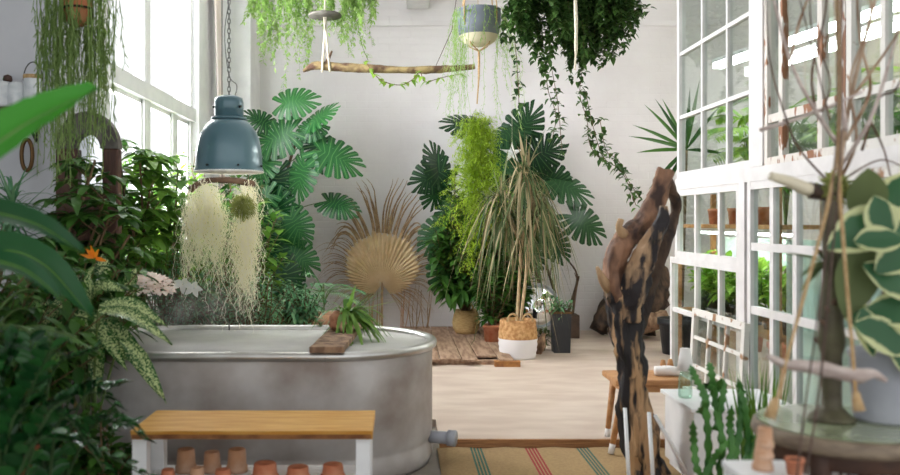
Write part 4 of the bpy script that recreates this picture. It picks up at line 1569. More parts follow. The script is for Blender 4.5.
# pendant lamp
c_ = P(229, 172, 4.9)
lp = thing('pendant_lamp', 'blue grey enamel dome pendant lamp hanging on a chain over the tub', 'lamp', c_)
rr_ = 34 * 4.9 / F
k_ = 4.9 / F
prof = [(a_ * k_, b_ * k_) for a_, b_ in ((34.5, 0), (34.3, 2), (33.2, 4), (32.8, 14), (31.8, 24), (30, 33), (27, 40), (23, 46), (18.5, 50.5), (15, 52.5))]
obj('lamp_shade', lathe(MB(), c_, prof, 40), 'lampblue', lp, solid=.004)
obj('shade_lining', lathe(MB(), c_, [(p_[0] - .006, p_[1] + (.0 if i else -.003)) for i, p_ in enumerate(prof)], 40), 'lampwhite', lp)
obj('rim', tube(MB(), [c_ + Vector((rr_ * math.cos(a), rr_ * math.sin(a), 0)) for a in [2 * PI * k / 40 for k in range(41)]], .005, 6, cap=False), 'lampwhite', lp)
obj('flange', lathe(MB(), c_, [(.085, .298), (.102, .302), (.102, .312), (.08, .318)], 32), 'lampblue', lp)
obj('cap', lathe(MB(), c_, [(.082, .31), (.083, .40), (.077, .425), (.05, .437), (.02, .44), (.001, .44)], 32), 'lampblue', lp)
for k in range(3):
    a = k * 2 * PI / 3 - .6
    q = c_ + Vector((.084 * math.cos(a), .084 * math.sin(a), .37))
    obj('screw', tube(MB(), [q, q + Vector((.012 * math.cos(a), .012 * math.sin(a), 0))], .008, 8), 'dark', lp)
for k in range(4):
    a = -PI / 2 + (k - 1.5) * .9
    q = c_ + Vector((rr_ * .985 * math.cos(a), rr_ * .985 * math.sin(a), .03))
    obj('clip', tube(MB(), [q, q + Vector((.01 * math.cos(a), .01 * math.sin(a), 0))], .006, 8), 'dark', lp)
obj('bulb', lathe(MB(), c_, [(.001, .05), (.02, .055), (.03, .08), (.025, .11), (.012, .14), (.012, .2)], 20), 'lampwhite', lp)
pl_ = bpy.data.lights.new('lamp_light', 'POINT')
pl_.energy = 14
pl_.color = (1, .95, .88)
pl_.shadow_soft_size = .04
lo_ = bpy.data.objects.new('lamp_light', pl_)
scene.collection.objects.link(lo_)
lo_.parent = lp
lo_.location = (0, 0, .02)
# chain of links
mb = MB()
z = .435
k = 0
while c_.z + z < ZC - .02 and k < 60:
    rg = []
    for j in range(9):
        a = 2 * PI * j / 8
        u_, v_ = .008 * math.cos(a), .018 * math.sin(a)
        rg.append(c_ + Vector((u_ if k % 2 else 0, 0 if k % 2 else u_, z + .014 + v_)))
    tube(mb, rg, .003, 4, cap=False)
    z += .028
    k += 1
obj('chain', mb, 'chain', lp)
mb = MB()
tube(mb, spline([c_ + Vector((.03, 0, .42)), c_ + Vector((.045, 0, .5)), c_ + Vector((.0, 0, .56)), c_ + Vector((-.025, 0, .8)), c_ + Vector((.005, 0, 1.05)), c_ + Vector((-.01, 0, 1.35)), c_ + Vector((0, 0, 2.2))], 6), .0028, 5)
obj('cable', mb, 'chain', lp)

# moss hanging under lamp
mo = thing('hanging_moss', 'pale bleached beard moss cascading from a hanging frame below the lamp', 'moss', P(222, 185, 5.25))
mo['kind'] = 'stuff'
ctr = P(222, 186, 5.25)
obj('hook', tube(MB(), [ctr + Vector((0, 0, .0)), ctr + Vector((.0, 0, .4)), Vector((ctr.x, ctr.y, ZC))], .003, 5), 'cord', mo)
obj('branch_frame', tube(MB(), spline([P(190, 190, 5.25), P(205, 181, 5.25), P(229, 180, 5.25), P(255, 184, 5.25)], 4), .02, 8, bump=.4), 'bark', mo)
mb = MB()
for k in range(320):
    w_ = R()
    if w_ < .55:
        px = 206 + random.gauss(0, 10.5)
        ln = U(35, 78) * (1.25 if R() < .2 else 1)
        top = 176 + ((px - 206) / 14) ** 2 * 7 + U(0, 22)
    elif w_ < .85:
        px = 248 + random.gauss(0, 5)
        ln = U(45, 105) * (1.25 if R() < .25 else 1)
        top = 178 + U(0, 25)
    else:
        px = U(215, 250)
        ln = U(30, 115)
        top = 200 + U(0, 25)
    ln *= 5.25 / F
    p0 = P(px, top, 5.25 + U(-.12, .12))
    seg_ = max(8, int(ln / .028))
    pts = [p0]
    x = y = 0
    for j in range(seg_):
        x = x * .9 + U(-.02, .02)
        y = y * .9 + U(-.02, .02)
        pts.append(p0 + Vector((x, y, -ln * (j + 1) / seg_)))
    tube(mb, spline(pts, 2), .0014, 3, cap=False)
    for j in range(1, len(pts)):
        q_ = pts[j] + Vector((U(-.03, .03), U(-.03, .03), U(-.03, .02)))
        tube(mb, [pts[j], q_, q_ + Vector((U(-.015, .015), U(-.01, .01), U(-.03, .0)))], .0008, 3, cap=False)
obj('strands', mb, 'moss', mo)
mb = MB()
c2 = P(243, 203, 5.12)
for k in range(300):
    d = rdir()
    tube(mb, [c2, c2 + d * U(.03, .07), c2 + d * U(.06, .09) + Vector((0, 0, -.03))], .0022, 3, cap=False)
obj('moss_ball', mb, 'moss_g', mo)

# curtain
mb = MB()
vs, fs = [], []
for j in range(12):
    z = ZC - (ZC - 1.3) * j / 11
    xo = .25 * (j / 11) ** 1.4
    for i in range(13):
        u_ = i / 12
        vs.append(Vector((-1.93 + xo * .2 + .02 * math.sin(u_ * 18), 8.75 + xo + u_ * .35 * (1 - .5 * j / 11), z)))
for j in range(11):
    for i in range(12):
        q = j * 13 + i
        fs.append((q, q + 1, q + 14, q + 13))
mb.add(vs, fs)
tag(obj('curtain', mb, 'curtain', None, solid=.004), 'narrow pale pink curtain gathered between window and corner column', 'curtain')

# ================================================================== TUB-TOP BOARD WITH STAGHORN FERN
bd = P(335, 349, 4.45)
mb = MB()
a, b_ = Vector((-.37, 4.27, .70)), Vector((-.30, 5.52, .70))
vs, fs = [], []
for i in range(13):
    q = a.lerp(b_, i / 12)
    e = .010 * noise.noise(q * 9)
    wv = .085 + .008 * noise.noise(q * 5 + Vector((3, 0, 0)))
    vs += [q + Vector((-wv, 0, -.008)), q + Vector((wv + e, 0, -.008)), q + Vector((wv + e, 0, .022)), q + Vector((-wv, 0, .022))]
for i in range(12):
    for k in range(4):
        k2 = (k + 1) % 4
        fs.append((i * 4 + k, i * 4 + k2, (i + 1) * 4 + k2, (i + 1) * 4 + k))
fs += [(3, 2, 1, 0), (48, 49, 50, 51)]
mb.add(vs, fs)
tag(obj('driftwood_board', mb, 'drift', None, smooth=False), 'weathered driftwood board laid across the steel tub', 'board')
c_ = P(341, 326, 4.95)
c_.z = .722
sg = thing('staghorn_fern', 'staghorn fern with root ball resting on the board over the tub', 'plant', c_)
obj('root_ball', lathe(MB(), c_, [(.05, 0), (.075, .03), (.068, .08), (.035, .11), (.001, .11)], 16), mat('root ball', (150, 96, 66), (186, 130, 98), .9, scale=20, bump=.6), sg)
obj('root_ball', tube(MB(), spline([c_ + Vector((.0, -.12, .03)), c_ + Vector((.05, -.05, .045)), c_ + Vector((.06, .02, .06))], 4), [.025, .03, .03, .032, .03, .028, .025, .02, .02], 9, bump=.3), 'terra_old', sg)
mb = MB()
for k in range(64):
    d = Vector((U(-.4, 1.2), U(-1, .6), U(-.1, .9)))
    leaf(mb, c_ + Vector((.03, 0, .08)), d, U(.18, .33), U(.022, .04), droop=U(.4, 1.3), seg=6, prof='lance', fold=.1, wave=.06)
for (x, y) in ((390, 300), (396, 310), (384, 296), (374, 335), (365, 345), (350, 292), (372, 300)):
    e = P(x, y, 4.9)
    leaf(mb, c_ + Vector((.04, 0, .08)), e - c_ + Vector((0, 0, .03)), (e - c_).length, .035, droop=.15, seg=6, prof='lance', fold=.1)
obj('foliage', mb, 'g_stag', sg)
air = thing('air_plant', 'small spiky grey air plant left of the staghorn fern', 'plant', P(324, 321, 5.05))
c2 = Vector((c_.x - .13, 5.05, .722))
air.location = c2
ORG[air.name] = c2
mb = MB()
for k in range(40):
    leaf(mb, c2 + Vector((0, 0, .005)), rdir(.15, .95), U(.06, .1), .006, droop=.3, seg=3, prof='blade')
obj('foliage', mb, 'g_olive', air)

# ================================================================== LEFT: SHELF, MIRROR
sh = thing('wall_shelf', 'dark wall shelf with iron brackets in the alcove', 'shelf', P(10, 112, 5.5))
obj('shelf_board', BX(-3.3, P(47, 0, 5.45).x, 5.33, 5.59, 2.045, 2.075), 'darkwood', sh, smooth=False)
for x in (-2.62, -2.38):
    obj('bracket', tube(MB(), [Vector((x, 5.36, 2.045)), Vector((x, 5.56, 1.88)), Vector((x, 5.56, 2.045))], .01, 6), 'dark', sh)
for i, (px, r, h) in enumerate(((3, .068, .17), (17, .062, .165))):
    c_ = Vector(((px - 400) * 5.45 / F, 5.45, 2.076))
    t = thing('glass_jar', 'frosted glass jar on the alcove shelf, %s' % ('leftmost, with brown knob' if i == 0 else 'between brown-knobbed jar and wire lantern'), 'jar', c_, 'jars on the alcove shelf')
    obj('jar_body', lathe(MB(), c_, [(r * .9, 0), (r, .02), (r, h * .85), (r * .8, h), (.001, h)], 24), 'jar', t)
    if i == 0:
        obj('knob', lathe(MB(), c_ + Vector((.03, 0, h)), [(.02, 0), (.03, .015), (.025, .04), (.001, .05)], 14), 'darkwood', t)
c_ = Vector(((33 - 400) * 5.45 / F, 5.45, 2.076))
t = thing('lantern', 'clear glass lantern with wire hoop and tan band on the alcove shelf', 'lantern', c_)
obj('lantern_glass', lathe(MB(), c_, [(.055, 0), (.058, .02), (.058, .2), (.055, .22)], 24), 'jar', t)
obj('band', lathe(MB(), c_, [(.060, .19), (.060, .215), (.057, .215)], 24), 'rope', t)
obj('hoop', tube(MB(), [c_ + Vector((.062 * math.cos(a), 0, .18 + .12 * math.sin(a))) for a in [PI * k / 12 for k in range(13)]], .004, 5), 'chain', t)
mb = MB()
c_ = P(27, 155, 5.5)
tube(mb, [c_ + Vector((.035 * math.cos(a), 0, .10 * math.sin(a))) for a in [2 * PI * k / 24 for k in range(25)]], .014, 8, cap=False)
tag(obj('oval_frame', mb, 'brass', None), 'small oval gilt frame hanging below the alcove shelf', 'frame')

ar = thing('arched_mirror', 'arched mirror in a tall dark wooden frame beside the window', 'mirror', (-1.93, 5.25, 0))
x0, x1, yA = P(55, 0, 5.2).x, P(118, 0, 5.2).x, 5.2
mb = MB()
box(mb, x0, x0 + .13, yA, yA + .08, 0, 1.80)
obj('post', mb, 'redwood', ar, smooth=False, bevel=.012)
mb = MB()
box(mb, x1 - .10, x1, yA, yA + .08, 0, 1.80)
obj('post', mb, 'redwood', ar, smooth=False, bevel=.012)
mb = MB()
cx_ = (x0 + x1) / 2
ro, ri = (x1 - x0) / 2, (x1 - x0) / 2 - .11
vs, fs = [], []
for k in range(21):
    a = PI * k / 20
    for (rr, dz) in ((ro, 1.18), (ri, 1.1)):
        for yy in (yA, yA + .08):
            vs.append(Vector((cx_ + rr * math.cos(a), yy, 1.80 + rr * dz * math.sin(a))))
for k in range(20):
    q = k * 4
    fs += [(q, q + 4, q + 6, q + 2), (q + 1, q + 3, q + 7, q + 5), (q, q + 1, q + 5, q + 4), (q + 2, q + 6, q + 7, q + 3)]
mb.add(vs, fs)
obj('arch', mb, 'greywood', ar, smooth=False)
for za, zb in ((1.2, 1.55), (.1, .4)):
    obj('cross_board', BX(x0 + .13, x1 - .10, yA + .03, yA + .07, za, zb), 'redwood', ar, smooth=False)
mb = MB()
vs = [Vector((cx_ + (ri + .01) * math.cos(PI * k / 20), yA + .05, 1.80 + ri * 1.1 * math.sin(PI * k / 20))) for k in range(21)]
vs += [Vector((x0 + .12, yA + .05, .4)), Vector((x1 - .09, yA + .05, .4))]
mb.add(vs, [tuple(range(23))])
obj('mirror_glass', mb, 'mirror', ar, smooth=False)

# ================================================================== LEFT FOREGROUND PLANTS
def big_leaf(parent, pts, W, m, cols=6, nrm=Vector((0, -.5, 1)), prof='banana', cup=.12):
    """long banana-like blade along a path; midrib as a sub-part"""
    sp = spline(pts, 10)
    n = len(sp)
    mb = MB()
    vs, fs, uvs = [], [], []
    for i in range(n):
        t = i / (n - 1)
        d = (sp[min(i + 1, n - 1)] - sp[max(i - 1, 0)]).normalized()
        s = d.cross(nrm).normalized()
        nn = s.cross(d).normalized()
        wd = W / 2 * (PROF[prof](min(t, .998)) if i < n - 1 else 0.01)
        for j in range(cols + 1):
            x = j / cols * 2 - 1
            rip = .003 * math.sin(t * 70 + x * 3) * abs(x) * (W / .25)
            vs.append(sp[i] + s * x * wd + nn * (cup * W * abs(x) ** 1.2 * (1 if wd > .01 else 0) + rip))
            uvs.append((x / 2 + .5, t))
    for i in range(n - 1):
        for j in range(cols):
            a = i * (cols + 1) + j
            fs.append((a, a + 1, a + cols + 2, a + cols + 1))
    mb.add(vs, fs, uvs)
    lf = obj('leaf', mb, m, parent)
    nl = nrm.normalized()
    obj('midrib', tube(MB(), [p - nl * .002 for p in sp], interp([.008, .002], n), 6), 'stem_g' if m != 'g_ban_d' else 'g_mid', lf)
    return lf


bn = thing('banana_plant', 'banana plant with huge green paddle leaves at the left edge', 'plant', (-1.25, 1.9, 0))
bb = Vector((-1.25, 1.9, .02))
pot('', '', (-1.25, 1.9, 0), .2, .35, 'terra_dark', parent=bn)
obj('stem', tube(MB(), [bb + Vector((0, 0, .25)), bb + Vector((.03, 0, .9)), bb + Vector((.08, 0, 1.3))], [.05, .04, .025], 12), 'stem_g', bn)
big_leaf(bn, [P(-140, 215, 1.95), P(-40, 168, 1.95), P(30, 122, 1.98), P(100, 88, 2.05)], .165, 'g_ban', nrm=Vector((.45, -1, 1.3)))
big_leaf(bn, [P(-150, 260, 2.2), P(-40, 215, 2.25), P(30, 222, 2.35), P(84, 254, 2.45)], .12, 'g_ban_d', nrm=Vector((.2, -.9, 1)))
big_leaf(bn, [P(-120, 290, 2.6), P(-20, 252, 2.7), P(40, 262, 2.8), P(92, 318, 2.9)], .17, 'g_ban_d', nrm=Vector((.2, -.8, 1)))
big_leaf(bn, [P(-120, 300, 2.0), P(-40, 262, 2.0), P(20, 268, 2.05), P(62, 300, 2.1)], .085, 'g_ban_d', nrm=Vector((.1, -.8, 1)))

# yucca in alcove
yu = thing('yucca', 'dark spiky narrow-leaved yucca in front of the grey alcove wall', 'plant', (-2.45, 5.0, 0))
pot('', '', (-2.45, 5.0, 0), .18, .35, 'terra_dark', parent=yu)
obj('stem', tube(MB(), [Vector((-2.45, 5.0, .3)), Vector((-2.4, 4.95, .8)), P(12, 205, 4.9)], [.04, .035, .03], 8, bump=.2), 'stem_b', yu)
mb = MB()
c_ = P(12, 205, 4.9)
for k in range(90):
    d = rdir(-.4, 1)
    leaf(mb, c_ + Vector((0, 0, U(-.25, .08))), d, U(.25, .42), .022, droop=U(.1, .6), seg=4, prof='blade', fold=.2)
obj('foliage', mb, 'g_teal', yu)


def umbrella_plant(name, label, base, tips, L, W, m, nleaf=7, pr=.15, ph=.28, stem='stem_b', per_tip=5, droop=.4, pot_m='terra_dark'):
    base = Vector(base)
    t = thing(name, label, 'plant', base)
    pot('', '', base, pr, ph, pot_m, parent=t)
    L_, S_ = MB(), MB()
    for tip in tips:
        b0 = base + Vector((U(-.05, .05), U(-.05, .05), ph * .8))
        sp = spline([b0, b0.lerp(tip, .5) + Vector((U(-.06, .06), U(-.06, .06), .08)), tip], 6)
        tube(S_, sp, interp([.014, .007], len(sp)), 5, cap=False)
        for k in range(per_tip):
            q = sp[-1 - int(R() * 6)]
            d = rdir(-.1, .8)
            e = q + d * U(.08, .2)
            tube(S_, [q, e], .003, 4, cap=False)
            a0_ = U(0, 6)
            _, s, nn = frame_of(d * .3 + Vector((0, 0, 1)), Vector((1, 0, 0)))
            for j in range(nleaf):
                a = a0_ + 2 * PI * j / nleaf
                dd = s * math.cos(a) + nn * math.sin(a) + Vector((0, 0, U(0, .3)))
                leaf(L_, e, dd, L * U(.8, 1.1), W, droop=droop * U(.6, 1.4), seg=4, prof='ell', fold=.12)
    obj('foliage', L_, m, t)
    obj('stem', S_, stem, t)
    return t


def T(lst, Y):
    return [P(x, y, Y + U(-.2, .2)) for x, y in lst]


umbrella_plant('umbrella_plant', 'umbrella tree with fingered leaves before the window, next to the lamp', (-1.62, 6.3, .05), T([(178, 168), (165, 190), (150, 160), (185, 200), (160, 225), (178, 238), (145, 200), (150, 245)], 6.2), .19, .072, 'g_mid', per_tip=8)
umbrella_plant('umbrella_plant', 'taller umbrella tree left of the window, above the orange flower', (-1.84, 6.12, .05), T([(100, 150), (120, 155), (95, 180), (125, 185), (110, 210), (140, 160), (132, 220), (90, 215), (150, 190), (85, 165)], 5.75), .18, .068, 'g_mid', per_tip=8, pr=.13)
bush('laurel_shrub', 'bright yellow green shrub glowing in front of the window', (-1.72, 7.1, .05), P(150, 205, 6.9), (.30, .22, .40), 34, .11, .05, 'g_bright', 10, pr=.13, ph=.25)
bush('laurel_shrub', 'yellow green young shoots rising highest by the lamp', (-1.72, 7.7, .05), P(188, 158, 7.4), (.16, .16, .18), 12, .13, .045, 'g_bright', 8, pr=.12, ph=.25)
bush('ficus', 'broad dark ficus behind the beard moss', (-1.28, 7.2, .05), P(225, 245, 7.3), (.55, .35, .60), 80, .14, .07, 'g_mid', 14, pr=.16, ph=.3)
bush('ficus', 'dense dark ficus between window and monstera', (-1.55, 8.6, .05), P(240, 220, 8.5), (.38, .3, .75), 60, .15, .07, 'g_dark', 13, pr=.16, ph=.3)
bush('myrtle_shrub', 'fine blue green shrub right behind the tub under the moss', (-1.05, 5.85, .05), P(225, 296, 5.85), (.48, .2, .28), 110, .055, .022, 'g_teal', 20, pr=.12, ph=.25)
bush('myrtle_shrub', 'fine blue green shrub at the tub end behind the peach flower', (-1.62, 5.85, .05), P(170, 285, 5.9), (.38, .22, .34), 80, .06, .025, 'g_teal', 18, pr=.12, ph=.25)
bush('myrtle_shrub', 'dark fine-leaved shrub behind the tub left of the small palm', (-.86, 7.6, .05), P(290, 300, 7.4), (.35, .25, .22), 70, .07, .03, 'g_teal', 14, pr=.14, ph=.25)
umbrella_plant('umbrella_plant', 'low umbrella tree between yucca and tub end', (-2.0, 4.75, 0), T([(70, 215), (100, 235), (120, 255), (85, 250), (130, 235), (60, 245), (110, 215), (140, 262), (98, 262), (88, 178), (76, 196), (104, 200), (66, 222), (95, 160)], 4.8), .15, .055, 'g_dark', per_tip=7, pr=.13)
bush('ficus', 'leafy dark shrub left of the tub under the orange flower', (-1.85, 4.15, 0), P(75, 295, 4.2), (.42, .22, .30), 80, .13, .05, 'g_dark', 14, pr=.14, ph=.28)
bush('ficus', 'mid green shrub above the tub end below the umbrella trees', (-1.95, 5.45, 0), P(110, 255, 5.5), (.28, .2, .28), 60, .12, .055, 'g_mid', 13, pr=.12, ph=.28)
frond_plant('boston_fern', 'dark arching fern under the banana leaves at the left edge', (-1.62, 3.3, 0), .75, 22, .5, .2, 'g_dark', pot_m='terra_dark', leaflets=22, ll=.07, lw=.016)
bush('ficus', 'dark low shrub at the floor left of the bench', (-1.29, 3.74, 0), (-1.36, 3.8, .34), (.2, .2, .2), 40, .1, .045, 'g_dark', 10, pr=.1, ph=.12)
bush('ficus', 'dark shrub at the left edge below the banana leaves', (-2.0, 3.75, 0), P(10, 330, 3.7), (.42, .3, .42), 90, .12, .05, 'g_dark', 14, pr=.14, ph=.2)

# speckled dumb cane
dc = thing('dumb_cane', 'dumb cane with cream speckled leaves drooping over the tub corner', 'plant', (-1.46, 4.02, 0))
pot('', '', (-1.46, 4.02, 0), .13, .26, 'terra_dark', parent=dc)
b0 = Vector((-1.46, 4.02, .22))
DL = [((98, 312), (172, 346), .10), ((100, 320), (160, 398), .11), ((92, 330), (100, 400), .11), ((75, 312), (128, 372), .10),
      ((70, 305), (30, 345), .10), ((85, 300), (125, 292), .085), ((78, 300), (58, 270), .08), ((120, 340), (166, 404), .08), ((68, 320), (60, 372), .10), ((90, 300), (92, 268), .08),
      ((60, 315), (12, 320), .09), ((96, 335), (126, 362), .08), ((100, 306), (168, 328), .09)]
for (s0, e0, wd) in DL:
    Yl = 3.95 + U(-.18, .15)
    wd *= .85
    a, e = P(s0[0], s0[1], Yl), P(e0[0], e0[1], Yl - .1)
    mid = a.lerp(e, .45) + Vector((0, 0, .05))
    sp = spline([a, mid, e], 5)
    lfm = MB()
    vs, fs, uvs = [], [], []
    nrm = Vector((U(-.6, .6), -.75, U(.2, 1.3)))
    n = len(sp)
    for i in range(n):
        t = i / (n - 1)
        d = (sp[min(i + 1, n - 1)] - sp[max(i - 1, 0)]).normalized()
        s = d.cross(nrm).normalized()
        nn = s.cross(d).normalized()
        wv = wd / 2 * max(.0, math.sin(PI * min(.999, t ** .85 + .02)) ** .75)
        for j in range(5):
            x = j / 2 - 1
            vs.append(sp[i] + s * x * wv + nn * (abs(x) * .12 * wd))
            uvs.append((x / 2 + .5, t))
    for i in range(n - 1):
        for j in range(4):
            q = i * 5 + j
            fs.append((q, q + 1, q + 6, q + 5))
    lfm.add(vs, fs, uvs)
    lf = obj('leaf', lfm, 'g_speck', dc)
    obj('leaf_stalk', tube(MB(), spline([b0 + Vector((U(-.04, .04), U(-.04, .04), 0)), b0.lerp(a, .5) + Vector((0, 0, .06)), a], 4), .006, 5), 'stem_g', lf)

# more speckled leaves plant behind
bush('dumb_cane', 'smaller yellow speckled dumb cane under the peach flower', (-2.05, 4.4, 0), P(110, 292, 4.45), (.18, .12, .12), 10, .2, .085, 'g_speck', 4, pr=.11, ph=.3, seg=5, start=.8, stemr=.008, stem='stem_g')

# ZZ plants
def zz(label, base, tips, m='g_zz', L=.09, W=.042, npair=13):
    base = Vector(base)
    t = thing('zz_plant', label, 'plant', base)
    pot('', '', base, .15, .24, 'terra_dark', parent=t)
    for (mx_, tip) in tips:
        b0 = base + Vector((U(-.05, .05), U(-.05, .05), .2))
        sp = spline([b0, mx_, tip], 8)
        S_, L_ = MB(), MB()
        tube(S_, sp, interp([.006, .003], len(sp)), 6, cap=False)
        st = obj('stem', S_, 'stem_z', t)
        for k in range(npair):
            idx = len(sp) * .22 + (len(sp) * .78 - 1) * k / (npair - 1)
            i0 = min(int(idx), len(sp) - 2)
            p = sp[i0].lerp(sp[i0 + 1], idx - i0)
            ax = (sp[i0 + 1] - sp[i0]).normalized()
            _, s, nn = frame_of(ax)
            for sd in (-1, 1):
                sc = U(.8, 1.15) * (1 - .3 * k / npair)
                leaf(L_, p, s * sd * .9 + ax * .6 + nn * U(.1, .6), L * sc, W * sc, droop=.15, seg=4, prof='ell', fold=.2, up=nn)
        obj('foliage', L_, m, st)
    return t


def zt(a, b, Y):
    return (P(a[0], a[1], Y), P(b[0], b[1], Y + U(-.1, .1)))


zz('glossy zz plant arching over the left bench leg', (-1.28, 3.05, 0), [zt((60, 440), (150, 478), 3.1), zt((85, 395), (145, 440), 3.1), zt((70, 400), (120, 385), 3.15), zt((50, 380), (95, 350), 3.1), zt((35, 400), (30, 340), 3.0), zt((90, 430), (130, 425), 3.0), zt((60, 420), (105, 470), 2.9), zt((20, 420), (-20, 390), 3.0)])
zz('glossy zz plant upright at the left edge', (-1.32, 2.7, 0), [zt((0, 400), (18, 335), 2.7), zt((20, 420), (50, 350), 2.7), zt((-5, 420), (-20, 350), 2.7), zt((40, 430), (75, 395), 2.65), zt((10, 430), (40, 400), 2.6), zt((30, 450), (70, 440), 2.6), zt((0, 450), (-10, 430), 2.6)], L=.1, W=.05)

# flowers
fl = thing('hydrangea', 'pale peach ruffled flower head rising beside the tub end', 'flower', (-1.66, 5.62, .05))
c_ = P(150, 289, 4.62)
obj('stem', tube(MB(), spline([Vector((-1.66, 5.62, .05)), Vector((-1.62, 5.4, .85)), c_], 5), .006, 6), 'stem_g', fl)
mb = MB()
for k in range(190):
    d = rdir(-.3, 1)
    d.x *= 1.25
    q = c_ + Vector((d.x * .085, d.y * .06, d.z * .06))
    leaf(mb, q, d + rdir() * .5, .042, .038, droop=.1, seg=3, prof='ell', fold=.2)
obj('flower_head', mb, 'peach', fl)
def lily(label, px, py, Y):
    c = P(px, py, Y)
    t = thing('peace_lily', label, 'flower', (c.x, c.y + .02, .05), 'white lily blooms')
    obj('stem', tube(MB(), spline([Vector((c.x, c.y + .02, .05)), Vector((c.x + .02, c.y, .6)), c], 5), .004, 5), 'stem_g', t)
    mb = MB()
    for a in range(5):
        an = a * 1.256 + U(-.3, .3)
        leaf(mb, c, Vector((math.cos(an), -.4, math.sin(an) * .7 + .2)), .07, .04, droop=.2, seg=4, prof='ell', fold=.2, up=Vector((0, -1, .2)))
    obj('flower_head', mb, 'petal_w', t)
lily('white star-like bloom left under the beard moss', 183, 284, 5.6)
lily('white bloom just right of the first one under the moss', 194, 288, 5.55)
sr = thing('bird_of_paradise', 'single orange bird of paradise flower amid dark leaves', 'flower', (-1.72, 4.3, 0))
c_ = P(95, 258, 4.35)
obj('stem', tube(MB(), spline([Vector((-1.72, 4.3, .0)), Vector((-1.66, 4.3, .6)), c_], 5), .007, 6), 'stem_g', sr)
mb = MB()
for k in range(6):
    leaf(mb, c_, Vector((-.9 + k * .38, -.3, .25 + .5 * math.sin(k))), .075, .022, droop=0, seg=4, prof='lance', up=Vector((0, -1, .2)))
obj('flower_head', mb, 'petal_o', sr)

# ================================================================== RIGHT FOREGROUND
# old sash leaning against partition
os_ = thing('window_sash', 'old small-paned window sash with worn paint leaning on the partition', 'window frame', (2.0, 5.6, .05))
def lean(y, z):
    return Vector((2.225 - .035 * (1 - (z - .05) / .65), y, z))
ya, yb2, z0, z1 = 5.44, 6.42, .066, .70
ol = Vector((-1, 0, .2))
mb = MB()
for y in (ya + .025, yb2 - .025):
    bar(mb, lean(y, z0), lean(y, z1), .05, .035, up=ol)
for z in (z0 + .03, z1 - .025):
    bar(mb, lean(ya + .05, z), lean(yb2 - .05, z), .05, .033, up=ol)
obj('outer_frame', mb, 'old_white', os_, smooth=False)
mb = MB()
for f_ in (1 / 3, 2 / 3):
    bar(mb, lean(ya + (yb2 - ya) * f_, z0 + .05), lean(ya + (yb2 - ya) * f_, z1 - .05), .026, .025, up=ol)
    bar(mb, lean(ya + .05, z0 + (z1 - z0) * f_), lean(yb2 - .05, z0 + (z1 - z0) * f_), .026, .024, up=ol)
obj('glazing_bars', mb, 'old_white', os_, smooth=False)
mb = MB()
mb.add([lean(ya + .04, z0 + .04), lean(yb2 - .04, z0 + .04), lean(yb2 - .04, z1 - .04), lean(ya + .04, z1 - .04)], [(0, 1, 2, 3)])
obj('window_glass', mb, 'glass', os_, smooth=False)

# white crate with small lamp
ct = thing('white_cabinet', 'low white painted cabinet below the old window sash', 'cabinet', (1.75, 4.5, 0))
obj('cabinet_body', BX(1.47, 1.98, 4.25, 4.72, 0.05, .40), 'white', ct, smooth=False, bevel=.005)
obj('cabinet_top', BX(1.45, 2.0, 4.23, 4.74, .40, .42), 'white', ct, smooth=False, bevel=.004)
obj('plinth', BX(1.49, 1.96, 4.28, 4.70, 0.0, .05), 'white', ct, smooth=False)
c_ = Vector((1.51, 4.50, .421))
cl = thing('small_lamp', 'tiny lamp with white cone shade on a clear glass jar', 'lamp', c_)
obj('jar', lathe(MB(), c_, [(.03, 0), (.036, .01), (.036, .10), (.026, .13), (.02, .15)], 20), 'glass_green', cl)
obj('lamp_shade', lathe(MB(), c_ + Vector((0, 0, .145)), [(.043, 0), (.026, .115), (.001, .115)], 24), 'white_dip', cl)

# cactus
def ribbed(mb, pts, r, ribs=3):
    sp = spline(pts, 12)
    n = len(sp)
    vs, fs = [], []
    sides = ribs * 4
    for i, p in enumerate(sp):
        d = (sp[min(i + 1, n - 1)] - sp[max(i - 1, 0)]).normalized()
        s = d.cross(Vector((.3, 1, .1))).normalized()
        t = d.cross(s)
        sc = 1 + .22 * (1 if i % 4 < 2 else -1)
        tp = min(1, (n - 1 - i) / 5 + .15)
        for k in range(sides):
            a = 2 * PI * k / sides + .4
            q = (1.0 * sc if k % 4 == 0 else (.55 if k % 2 else .42))
            vs.append(p + (s * math.cos(a) + t * math.sin(a)) * r * q * tp)
    for i in range(n - 1):
        for k in range(sides):
            k2 = (k + 1) % sides
            fs.append((i * sides + k, i * sides + k2, (i + 1) * sides + k2, (i + 1) * sides + k))
    fs.append(tuple(range((n - 1) * sides, n * sides)))
    mb.add(vs, fs)


ca = thing('cactus', 'tall branching green cactus with notched ribs in front of the white cabinet', 'cactus', (1.3, 3.35, 0))
pot('', '', (1.3, 3.35, 0), .17, .3, 'terra', parent=ca)
Yc = 3.35
b0 = Vector((1.3, Yc, .25))
for pts in ([(712, 480), (708, 430), (704, 395), (696, 378), (690, 365)], [(720, 480), (722, 440), (716, 405), (712, 375), (709, 362)], [(716, 430), (722, 400), (724, 378)], [(712, 480), (698, 470), (694, 440), (693, 420)],
            [(700, 412), (706, 402), (704, 388)], [(725, 480), (732, 450), (730, 425), (732, 405)], [(735, 490), (748, 450), (745, 410), (740, 388)], [(740, 490), (752, 455), (758, 430)], [(730, 480), (738, 440), (742, 400), (738, 378)], [(700, 490), (712, 462), (722, 448), (730, 440)], [(706, 385), (716, 388), (722, 378)]):
    pw = [P(x, y, Yc + U(-.06, .06)) for x, y in pts]
    if pts[0][1] >= 470:
        pw = [b0 + Vector((U(-.06, .06), U(-.05, .05), 0))] + pw
    mb = MB()
    ribbed(mb, pw, .0155)
    obj('cactus_arm', mb, 'g_cactus', ca)
